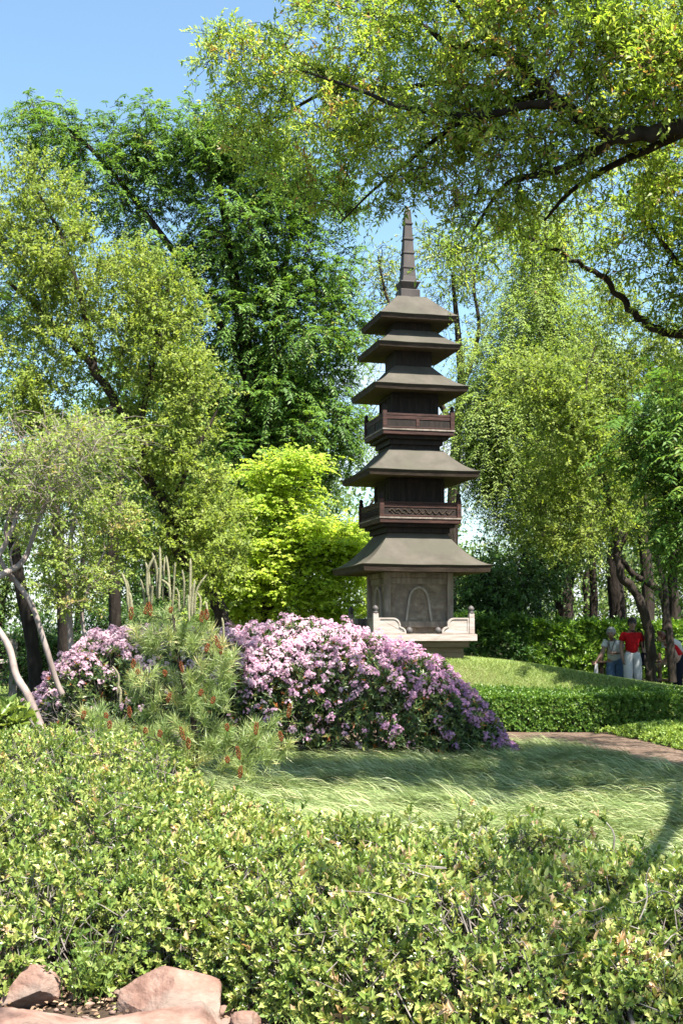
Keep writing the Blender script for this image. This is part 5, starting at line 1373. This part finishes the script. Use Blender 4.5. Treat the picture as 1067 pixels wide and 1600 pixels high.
# pebbles and dry leaf litter on the bare soil between the rocks
pv, pq, pn = [], [], 0
ico_v = norm(np.array([(0, 0, 1), (.89, 0, .45), (.28, .85, .45), (-.72, .53, .45), (-.72, -.53, .45), (.28, -.85, .45), (.72, .53, -.45), (-.28, .85, -.45), (-.89, 0, -.45), (-.28, -.85, -.45), (.72, -.53, -.45), (0, 0, -1)]))
ico_f = np.array([(0, 1, 2), (0, 2, 3), (0, 3, 4), (0, 4, 5), (0, 5, 1), (1, 6, 2), (2, 7, 3), (3, 8, 4), (4, 9, 5), (5, 10, 1), (6, 7, 2), (7, 8, 3), (8, 9, 4), (9, 10, 5), (10, 6, 1), (11, 7, 6), (11, 8, 7), (11, 9, 8), (11, 10, 9), (11, 6, 10)])
for k in range(420):
    r_ = rng.uniform(0.006, 0.02) if k % 9 else rng.uniform(0.02, 0.045)
    c = np.array([rng.uniform(-2.0, 0.1), rng.uniform(4.9, 6.05), r_ * 0.3])
    pv.append(c + ico_v * rng.uniform(0.7, 1.2, (12, 3)) * r_ * [1.2, 1, .75]); pq.append(ico_f + pn); pn += 12
tag(mesh_np('pebbles', np.concatenate(pv), [np.concatenate(pq)], M['rock']), 'small pink pebbles on the soil between the boulders', 'pebbles', kind='stuff')
lt = Cloud(); n = 5200
x = rng.uniform(-2.1, 2.0, n); y = rng.uniform(4.8, 6.4, n)
lt.leaves(np.c_[x, y, rng.uniform(0.006, 0.03, n)], np.c_[rng.normal(0, 1, (n, 2)), rng.normal(0, .25, n)], rng.normal(0, .4, (n, 3)) + [0, 0, 1], 0.034 * rng.uniform(.5, 1.2, n), 0.017, LEAF, rng.uniform(0, 1, n))
tag(lt.build('leaf_litter', M['litter']), 'dry brown leaf litter on the soil under the shrubs', 'leaf litter', kind='stuff')

# ================================================================ fences
c = at(60, 1068, 31)
fr = empty('low_fence', (c[0], 31, float(ground_z(c[0], 31))), 'low grey board fence on the far side of the left lawn', 'fence')
z0 = fr.location.z
g = G()
for k in range(9):
    x0 = -0.36 + k * 0.083
    g.box(x0, x0 + 0.075, -0.01, 0.012, 0.03, 0.37 + 0.006 * (k % 3))
g.build('boards', M['fence'], fr, 0.003)
g = G(); g.box(-0.38, 0.42, -0.03, 0.03, 0.378, 0.41); g.build('top_rail', M['fence'], fr, 0.004)
g = G(); g.box(-0.46, -0.385, -0.045, 0.045, 0, 0.45); g.build('fence_post', M['fence'], fr, 0.006)
c = at(22, 1070, 30.5)
g = G(); g.box(-0.1, 0.1, -0.08, 0.08, 0, 1.36); g.box(-0.104, 0.104, -0.084, 0.084, 1.361, 1.385)
o = g.build('wooden_post', M['fence'], None, 0.01, loc=(c[0], 30.5, float(ground_z(c[0], 30.5))))
tag(o, 'tall square weathered post at the left end of the low board fence', 'post')
c = at(-20, 1035, 33)
g = G(); g.box(-0.9, 0.85, -0.16, 0.16, 0.76, 0.86)
fr = empty('wooden_rail', (c[0], 33, float(ground_z(c[0], 33))), 'pale horizontal wooden rail showing at the far left edge behind the square post', 'rail')
g.build('rail_board', M['pale_wood'], fr, 0.01)
for x in (-0.7, 0.68):
    g = G(); g.box(x - 0.06, x + 0.06, -0.1, 0.1, 0, 0.757); g.build('support_post', M['fence'], fr, 0.006)

# rail fence in front of the laurel hedge
fr = empty('rail_fence', (6.4, 28.2, float(ground_z(6.4, 28.2))), 'brown two-rail garden fence along the laurel hedge behind the people', 'fence')
zf = fr.location.z
for x in (-0.72, 0.55, 1.95):
    g = G(); g.lathe([(0.05, 0), (0.048, 0.5), (0.045, 1.02), (0.03, 1.05)], (x, 0, 0), 10); g.build('fence_post', M['rail'], fr, smooth=True)
for z in (0.86, 0.45):
    g = G()
    g.tube([(t, -0.055 + 0.012 * math.sin(t * 3), z + 0.015 * math.sin(t * 2.1 + z)) for t in np.linspace(-0.95, 2.8, 22)], 0.032, 8); g.build('rail', M['rail'], fr, smooth=True)


# ================================================================ people
def skin_mesh(name, pts, edges, mat, parent, root, sub=2):
    names = list(pts)
    me = bpy.data.meshes.new(name + '_tmp')
    me.from_pydata([pts[k][0] for k in names], [(names.index(a), names.index(b)) for a, b in edges], [])
    o = bpy.data.objects.new(name + '_tmp', me); C.objects.link(o)
    md = o.modifiers.new('skin', 'SKIN'); md.use_smooth_shade = True; md.branch_smoothing = 0.6
    ss = o.modifiers.new('sub', 'SUBSURF'); ss.levels = sub; ss.render_levels = sub
    for k, sv in zip(names, me.skin_vertices[0].data):
        r = pts[k][1]; sv.radius = (r, r) if np.isscalar(r) else r
        sv.use_root = (k == root)
    dg = bpy.context.evaluated_depsgraph_get(); dg.update()
    nm = bpy.data.meshes.new_from_object(o.evaluated_get(dg))
    nm.name = name
    bpy.data.objects.remove(o); bpy.data.meshes.remove(me)
    nm.materials.clear(); nm.materials.append(mat)
    p = bpy.data.objects.new(name, nm); C.objects.link(p)
    if parent is not None: p.parent = parent
    return p


def blob(name, c, r, mat, parent, cut=None, n=20, lump=0.0):
    """rounded lump; cut(x, y, z) -> scale lets hair leave the face free"""
    g = G()
    prof = []
    v, f = [], []
    for i in range(n + 1):
        th = PI * i / n
        for k in range(n):
            ph = 2 * PI * k / n
            d = np.array([math.sin(th) * math.cos(ph), math.sin(th) * math.sin(ph), math.cos(th)])
            s = (cut(*d) if cut else 1.0) * (1 + lump * math.sin(9 * ph + 3 * th) * math.sin(7 * th))
            v.append(tuple(np.array(c) + d * np.array(r) * s))
    for i in range(n):
        for k in range(n):
            f.append((i * n + k, (i + 1) * n + k, (i + 1) * n + (k + 1) % n, i * n + (k + 1) % n))
    g.add(v, f)
    return g.build(name, mat, parent, smooth=True)


def add_hand(pts, edges, w, wrist, palm_dir, across, curl, s=1.0):
    """palm and five fingers from the wrist joint; curl bends the fingers"""
    wr = np.array(pts[wrist][0]); pd = norm(np.array(palm_dir, float)); ac = norm(np.array(across, float)); nn = np.cross(pd, ac)
    pts[w + 'palm'] = (tuple(wr + pd * 0.055 * s), 0.022 * s)
    pts[w + 'palm2'] = (tuple(wr + pd * 0.085 * s), 0.024 * s)
    edges += [(wrist, w + 'palm'), (w + 'palm', w + 'palm2')]
    for q, (a, L) in enumerate(((-0.03, 0.07), (-0.01, 0.08), (0.011, 0.074), (0.031, 0.058))):
        p0 = wr + pd * 0.1 * s + ac * a * s
        p1 = p0 + (pd * math.cos(curl * .5) + nn * math.sin(curl * .5)) * L * .5 * s
        p2 = p1 + (pd * math.cos(curl * 1.3) + nn * math.sin(curl * 1.3)) * L * .5 * s
        for k_, (p, r) in enumerate(((p0, 0.010), (p1, 0.009), (p2, 0.007))):
            pts[f'{w}f{q}{k_}'] = (tuple(p), r * s)
        edges += [(w + 'palm2', f'{w}f{q}0'), (f'{w}f{q}0', f'{w}f{q}1'), (f'{w}f{q}1', f'{w}f{q}2')]
    p0 = wr + pd * 0.045 * s - ac * 0.034 * s; p1 = p0 + (pd * 0.75 - ac * 0.55 + nn * .25) * 0.04 * s; p2 = p1 + (pd * .9 + nn * .3) * 0.03 * s
    pts[w + 't0'], pts[w + 't1'], pts[w + 't2'] = (tuple(p0), 0.012 * s), (tuple(p1), 0.011 * s), (tuple(p2), 0.008 * s)
    edges += [(w + 'palm', w + 't0'), (w + 't0', w + 't1'), (w + 't1', w + 't2')]


def face(root, head, look, hairmat, glasses=False, s=1.0):
    """nose, eyes or sunglasses, mouth and ears on the head centre, looking along `look`"""
    h = np.array(head); f = norm(np.array(look, float)); rt = norm(np.cross(f, [0, 0, 1.0])); up = np.cross(rt, f)
    q = lambda a, b, c_: tuple(h + rt * a * s + f * b * s + up * c_ * s)
    blob('nose', q(0, 0.098, -0.012), (0.014 * s, 0.016 * s, 0.024 * s), M['skin'], root, n=10)
    blob('mouth', q(0, 0.086, -0.058), (0.024 * s, 0.01 * s, 0.008 * s), M['lip'], root, n=10)
    for a in (-1, 1):
        blob('ear', q(a * 0.082, -0.005, -0.005), (0.014 * s, 0.02 * s, 0.03 * s), M['skin'], root, n=10)
        if not glasses:
            blob('eye', q(a * 0.032, 0.083, 0.018), (0.012 * s, 0.009 * s, 0.008 * s), M['black'], root, n=10)
    if glasses:
        g = G()
        for a in (-1, 1):
            c_ = np.array(q(a * 0.036, 0.094, 0.018))
            o_ = [c_ + rt * 0.033 * math.cos(t) * s + up * 0.024 * math.sin(t) * s for t in np.linspace(0, 2 * PI, 13)[:-1]]
            g.add([tuple(p) for p in o_] + [tuple(p + f * 0.008) for p in o_], [tuple(range(11, -1, -1)), tuple(range(12, 24))] + [(k, (k + 1) % 12, 12 + (k + 1) % 12, 12 + k) for k in range(12)])
            g.tube([np.array(q(a * 0.068, 0.09, 0.02)), np.array(q(a * 0.086, 0.03, 0.02)), np.array(q(a * 0.088, -0.02, 0.012))], 0.005, 5)
        g.tube([np.array(q(-0.01, 0.1, 0.022)), np.array(q(0.0, 0.102, 0.026)), np.array(q(0.01, 0.1, 0.022))], 0.005, 5)
        g.build('sunglasses', M['black'], root)


ARMS = [('chest', 'shL'), ('shL', 'elL'), ('elL', 'wrL'), ('chest', 'shR'), ('shR', 'elR'), ('elR', 'wrR')]
CORE = [('pelvis', 'waist'), ('waist', 'chest'), ('chest', 'neck0'), ('neck0', 'neck'), ('neck', 'jaw'), ('jaw', 'skull'), ('skull', 'crownpt')]
LEGS = [(a + s_, b + s_) for s_ in 'LR' for a, b in (('hip', 'knee'), ('knee', 'ankle'), ('ankle', 'toe'))] + [('pelvis', 'hipL'), ('pelvis', 'hipR')]


def person(label, x, y, J, hands, shirt, trousers, hair, look, glasses=False, sleeve=0.6, leg_end=1.0, hair_len=0.3, puff=0.0):
    root = empty('person', (x, y, float(ground_z(x, y))), label, 'person')
    pts = {k: v for k, v in J.items()}
    edges = CORE + ARMS + LEGS
    edges = list(edges)
    for w, wrist, pd, ac, cu in hands:
        add_hand(pts, edges, w, wrist, pd, ac, cu)
    skin_mesh('body', pts, edges, M['skin'], root, 'pelvis')
    L = lambda a, b, t: tuple(np.array(J[a][0]) * (1 - t) + np.array(J[b][0]) * t)
    pv = np.array(J['pelvis'][0])
    sh = {'hem': (tuple(pv - [0, 0, 0.08]), J['pelvis'][1] + 0.03),  'waist': (J['waist'][0], J['waist'][1] + 0.035 + puff), 'chest': (J['chest'][0], J['chest'][1] + 0.025 + puff), 'nk': (L('chest', 'neck0', 0.75), 0.085)}
    ed = [('hem', 'waist'), ('waist', 'chest'), ('chest', 'nk')]
    for s_ in 'LR':
        sh['s' + s_] = (J['sh' + s_][0], J['sh' + s_][1] + 0.022); sh['e' + s_] = (L('sh' + s_, 'el' + s_, sleeve * .6), J['sh' + s_][1] + 0.022); sh['c' + s_] = (L('sh' + s_, 'el' + s_, sleeve), J['el' + s_][1] + 0.035)
        ed += [('chest', 's' + s_), ('s' + s_, 'e' + s_), ('e' + s_, 'c' + s_)]
    skin_mesh('shirt', sh, ed, shirt, root, 'hem')
    tr_ = {'q': (L('pelvis', 'waist', 0.75), J['waist'][1] + 0.012), 'p': (L('pelvis', 'waist', 0.1), J['pelvis'][1] + 0.022)}; ed = [('q', 'p')]
    for s_ in 'LR':
        tr_['h' + s_] = (J['hip' + s_][0], J['hip' + s_][1] + 0.02); tr_['k' + s_] = (J['knee' + s_][0], J['knee' + s_][1] + 0.03); tr_['a' + s_] = (L('knee' + s_, 'ankle' + s_, leg_end * .94), J['ankle' + s_][1] + 0.04)
        ed += [('p', 'h' + s_), ('h' + s_, 'k' + s_), ('k' + s_, 'a' + s_)]
    skin_mesh('trousers', tr_, ed, trousers, root, 'p')
    hd = np.array(J['skull'][0]); f = norm(np.array(look, float))
    face(root, hd, look, hair, glasses)

    def cut(a, b, c_):
        d = a * f[0] + b * f[1]
        return 0.72 if (d > 0.35 and c_ < 0.45) else (0.8 if (c_ < -hair_len - 0.35) else 1.0)
    blob('hair', tuple(hd + np.array([0, 0, 0.025]) - f * 0.018), (0.1, 0.105, 0.115), hair, root, cut, 24, 0.02)
    for s_ in 'LR':
        an, to = np.array(J['ankle' + s_][0]), np.array(J['toe' + s_][0])
        skin_mesh('shoe', {'a': (tuple(an + [0, 0, -0.02]), 0.05), 'b': (tuple(an * .5 + to * .5 + [0, 0, -.005]), 0.048), 'c': (tuple(to), 0.042)}, [('a', 'b'), ('b', 'c')], M['black'] if shirt is not M['red_shirt'] else M['paper'], root, 'a', 2)
    return root


# woman in red
J = {'pelvis': ((0, 0, 0.93), 0.145), 'waist': ((0.005, 0, 1.06), 0.135), 'chest': ((0.01, 0, 1.25), 0.145), 'neck0': ((0.01, 0.01, 1.39), 0.065), 'neck': ((0.01, 0, 1.44), 0.052), 'jaw': ((0.012, -0.03, 1.485), 0.062),
     'skull': ((0.012, -0.015, 1.55), 0.082), 'crownpt': ((0.012, 0.0, 1.6), 0.06),
     'shL': ((-0.17, 0.01, 1.34), 0.062), 'elL': ((-0.225, 0.03, 1.07), 0.045), 'wrL': ((-0.215, -0.06, 0.84), 0.03),
     'shR': ((0.19, 0.01, 1.33), 0.062), 'elR': ((0.25, 0.06, 1.07), 0.045), 'wrR': ((0.27, 0.0, 0.86), 0.03),
     'hipL': ((-0.085, 0, 0.85), 0.11), 'kneeL': ((-0.1, -0.05, 0.47), 0.07), 'ankleL': ((-0.1, 0.03, 0.09), 0.042), 'toeL': ((-0.11, -0.12, 0.045), 0.035),
     'hipR': ((0.095, 0, 0.85), 0.11), 'kneeR': ((0.11, -0.01, 0.47), 0.07), 'ankleR': ((0.11, 0.09, 0.09), 0.042), 'toeR': ((0.125, -0.06, 0.045), 0.035)}
x_ = at(986, 985, 27.2)[0]
pr = person('woman in red T-shirt and white trousers wearing sunglasses with a dark bag on her hip', x_, 27.2, J,
            [('l', 'wrL', (0.05, -0.25, -1), (0, 1, -.2), 0.7), ('r', 'wrR', (0.0, -0.15, -1), (0, 1, 0), 0.8)], M['red_shirt'], M['white_trousers'], M['hair_dark'], (-0.05, -1, 0), True, 0.62, 1.0, 0.45)
g = G(); g.prism([(0.2, 0.66), (0.36, 0.66), (0.385, 0.72), (0.37, 0.93), (0.22, 0.95), (0.185, 0.8)], -0.02, 0.14)
o = g.build('shoulder_bag', M['navy'], None, 0.03, loc=tuple(pr.location)); tag(o, 'dark shoulder bag hanging at the hip of the woman in red', 'bag')
g = G(); g.tube(catmull([(0.25, 0.06, 0.94), (0.245, -0.03, 1.15), (0.21, -0.075, 1.34), (0.14, 0.02, 1.425), (0.17, 0.13, 1.25), (0.25, 0.1, 0.94)], 4), 0.012, 6); g.build('strap', M['navy'], o)

# white-haired person reaching out
J = {'pelvis': ((0.04, 0.02, 0.83), 0.14), 'waist': ((0.03, 0.0, 0.96), 0.135), 'chest': ((0.0, -0.04, 1.13), 0.14), 'neck0': ((-0.03, -0.07, 1.25), 0.062), 'neck': ((-0.045, -0.095, 1.295), 0.05), 'jaw': ((-0.06, -0.14, 1.32), 0.06),
     'skull': ((-0.055, -0.12, 1.38), 0.08), 'crownpt': ((-0.045, -0.1, 1.43), 0.058),
     'shL': ((-0.16, -0.04, 1.2), 0.056), 'elL': ((-0.24, -0.12, 0.98), 0.042), 'wrL': ((-0.38, -0.2, 0.82), 0.028),
     'shR': ((0.16, -0.02, 1.2), 0.056), 'elR': ((0.2, -0.03, 0.96), 0.042), 'wrR': ((0.02, -0.2, 0.97), 0.028),
     'hipL': ((-0.04, 0.02, 0.76), 0.105), 'kneeL': ((-0.06, -0.06, 0.42), 0.068), 'ankleL': ((-0.07, 0.03, 0.08), 0.04), 'toeL': ((-0.1, -0.11, 0.045), 0.034),
     'hipR': ((0.12, 0.02, 0.76), 0.105), 'kneeR': ((0.12, 0.0, 0.42), 0.068), 'ankleR': ((0.12, 0.08, 0.08), 0.04), 'toeR': ((0.1, -0.06, 0.045), 0.034)}
x_ = at(956, 985, 27.5)[0]
pr = person('stooping white-haired person in pale blue T-shirt and jeans with a strap round the neck', x_, 27.5, J,
            [('l', 'wrL', (-0.5, -0.3, -0.8), (0.3, -1, 0.1), 1.0), ('r', 'wrR', (-1, -0.2, 0.1), (0, 0.2, 1), 0.9)], M['blue_shirt'], M['jeans'], M['hair_white'], (-0.4, -1, -0.15), False, 0.6, 1.0, 0.25, puff=0.035)
g = G(); g.tube(catmull([(-0.1, -0.02, 1.28), (-0.12, -0.165, 1.22), (-0.1, -0.2, 1.05), (-0.06, -0.195, 0.97)], 4), 0.008, 6); g.tube(catmull([(0.05, -0.03, 1.28), (0.0, -0.18, 1.2), (-0.06, -0.205, 1.05), (-0.06, -0.195, 0.97)], 4), 0.008, 6)
st_ = g.build('neck_strap', M['black'], pr)
g = G(); g.add([(-0.47, -0.27, 0.45), (-0.36, -0.24, 0.44), (-0.37, -0.25, 0.74), (-0.43, -0.26, 0.75), (-0.47, -0.22, 0.45), (-0.36, -0.19, 0.44), (-0.37, -0.225, 0.74), (-0.43, -0.235, 0.75)],
               [(0, 1, 2, 3), (7, 6, 5, 4), (0, 4, 5, 1), (1, 5, 6, 2), (2, 6, 7, 3), (3, 7, 4, 0)])
o = g.build('paper_bag', M['paper'], None, 0.006, loc=tuple(pr.location)); tag(o, 'white paper bag held low in the outstretched hand of the white-haired person', 'bag')

# bending person at the right edge
J = {'pelvis': ((0.12, 0.0, 0.86), 0.145), 'waist': ((0.06, -0.02, 0.98), 0.135), 'chest': ((-0.06, -0.05, 1.12), 0.14), 'neck0': ((-0.17, -0.08, 1.2), 0.062), 'neck': ((-0.215, -0.095, 1.225), 0.05), 'jaw': ((-0.27, -0.11, 1.21), 0.06),
     'skull': ((-0.275, -0.1, 1.27), 0.08), 'crownpt': ((-0.265, -0.095, 1.32), 0.06),
     'shL': ((-0.1, -0.2, 1.12), 0.056), 'elL': ((0.02, -0.28, 0.88), 0.044), 'wrL': ((-0.14, -0.32, 0.78), 0.028),
     'shR': ((-0.09, 0.1, 1.13), 0.056), 'elR': ((-0.06, 0.16, 0.88), 0.044), 'wrR': ((-0.2, 0.06, 0.76), 0.028),
     'hipL': ((0.13, -0.09, 0.79), 0.11), 'kneeL': ((0.06, -0.12, 0.44), 0.07), 'ankleL': ((0.12, -0.1, 0.085), 0.042), 'toeL': ((-0.04, -0.13, 0.045), 0.034),
     'hipR': ((0.13, 0.09, 0.79), 0.11), 'kneeR': ((0.09, 0.1, 0.44), 0.07), 'ankleR': ((0.18, 0.1, 0.085), 0.042), 'toeR': ((0.02, 0.1, 0.045), 0.034)}
x_ = at(1049, 985, 27.0)[0]
pr = person('auburn-haired person in red top and navy trousers bending forward behind the right trunk', x_, 27.0, J,
            [('l', 'wrL', (-1, -0.1, -0.4), (0, -0.2, 1), 0.8), ('r', 'wrR', (-1, 0, -0.5), (0, 0.2, 1), 0.8)], M['red_shirt'], M['navy'], M['hair_red'], (-1, -0.25, -0.2), False, 0.3, 1.0, 0.3)
skin_mesh('white_shawl', {'a': ((-0.16, -0.1, 1.2), 0.09), 'b': ((-0.04, -0.06, 1.2), 0.14), 'c': ((0.07, -0.02, 1.1), 0.14), 'd': ((0.14, 0.0, 0.99), 0.1), 'e': ((0.19, -0.03, 0.93), 0.05)}, [('a', 'b'), ('b', 'c'), ('c', 'd'), ('d', 'e')], M['paper'], pr, 'b')


# ================================================================ sky, sun, camera
w = bpy.data.worlds.new("World"); bpy.context.scene.world = w; w.use_nodes = True
nt = w.node_tree
for n_ in list(nt.nodes): nt.nodes.remove(n_)
out = nt.nodes.new('ShaderNodeOutputWorld'); bg = nt.nodes.new('ShaderNodeBackground'); bg.inputs['Strength'].default_value = 0.082
sky = nt.nodes.new('ShaderNodeTexSky'); sky.sky_type = 'NISHITA'; sky.sun_disc = False
sky.sun_elevation = math.asin(SUN.z); sky.sun_rotation = math.atan2(SUN.x, SUN.y)
sky.air_density = 1.0; sky.dust_density = 0.8; sky.ozone_density = 0.15
tc = nt.nodes.new('ShaderNodeTexCoord'); mp = nt.nodes.new('ShaderNodeMapping'); mp.inputs['Scale'].default_value = (1, 1, 2.6)
no = nt.nodes.new('ShaderNodeTexNoise'); no.inputs['Scale'].default_value = 4.2; no.inputs['Detail'].default_value = 7
nt.links.new(tc.outputs['Generated'], mp.inputs['Vector']); nt.links.new(mp.outputs[0], no.inputs['Vector'])
sx = nt.nodes.new('ShaderNodeSeparateXYZ'); nt.links.new(tc.outputs['Generated'], sx.inputs[0])
mr = nt.nodes.new('ShaderNodeMapRange'); mr.inputs['From Min'].default_value = 0.05; mr.inputs['From Max'].default_value = 0.42; mr.inputs['To Min'].default_value = 0.16; mr.inputs['To Max'].default_value = -0.35
nt.links.new(sx.outputs['Z'], mr.inputs['Value'])
ad = nt.nodes.new('ShaderNodeMath'); ad.operation = 'ADD'; nt.links.new(no.outputs['Fac'], ad.inputs[0]); nt.links.new(mr.outputs[0], ad.inputs[1])
cr = ramp(nt, [(0.52, (0.03, 0.03, 0.03)), (0.68, (1, 1, 1))]); nt.links.new(ad.outputs[0], cr.inputs['Fac'])
mx = nt.nodes.new('ShaderNodeMix'); mx.data_type = 'RGBA'
nt.links.new(cr.outputs['Color'], mx.inputs['Factor']); hz = nt.nodes.new('ShaderNodeMix'); hz.data_type = 'RGBA'; hz.blend_type = 'MULTIPLY'; hz.inputs['Factor'].default_value = 1; hz.inputs['B'].default_value = (0.84, 1.0, 1.0, 1)
nt.links.new(sky.outputs[0], hz.inputs['A']); nt.links.new(hz.outputs['Result'], mx.inputs['A']); mx.inputs['B'].default_value = (4.6, 4.8, 5.1, 1)
nt.links.new(mx.outputs['Result'], bg.inputs['Color']); nt.links.new(bg.outputs[0], out.inputs['Surface'])

sl = bpy.data.lights.new('sun', 'SUN'); sl.energy = 5.0; sl.angle = math.radians(0.53); sl.color = (1.0, 0.955, 0.88)
so = bpy.data.objects.new('sun', sl); C.objects.link(so); so.rotation_euler = SUN.to_track_quat('Z', 'Y').to_euler(); so.location = (10, -12, 30)

cd = bpy.data.cameras.new('camera'); cam = bpy.data.objects.new('camera', cd); C.objects.link(cam)
cd.sensor_fit = 'VERTICAL'; cd.sensor_height = 24; cd.lens = FPX / 1600 * 24; cd.clip_end = 1000; cd.clip_start = 0.1
cam.location = (0, 0, EYE); cam.rotation_euler = (PI / 2 + PITCH, 0, 0)
sc = bpy.context.scene; sc.camera = cam
sc.view_settings.view_transform = 'Standard'; sc.view_settings.look = 'None'; sc.view_settings.gamma = 1.0
sc.view_settings.exposure = 1.8
sc.render.engine = 'CYCLES'
sc.cycles.max_bounces = 7; sc.cycles.diffuse_bounces = 4; sc.cycles.transmission_bounces = 5; sc.cycles.glossy_bounces = 2
sc.cycles.use_denoising = True
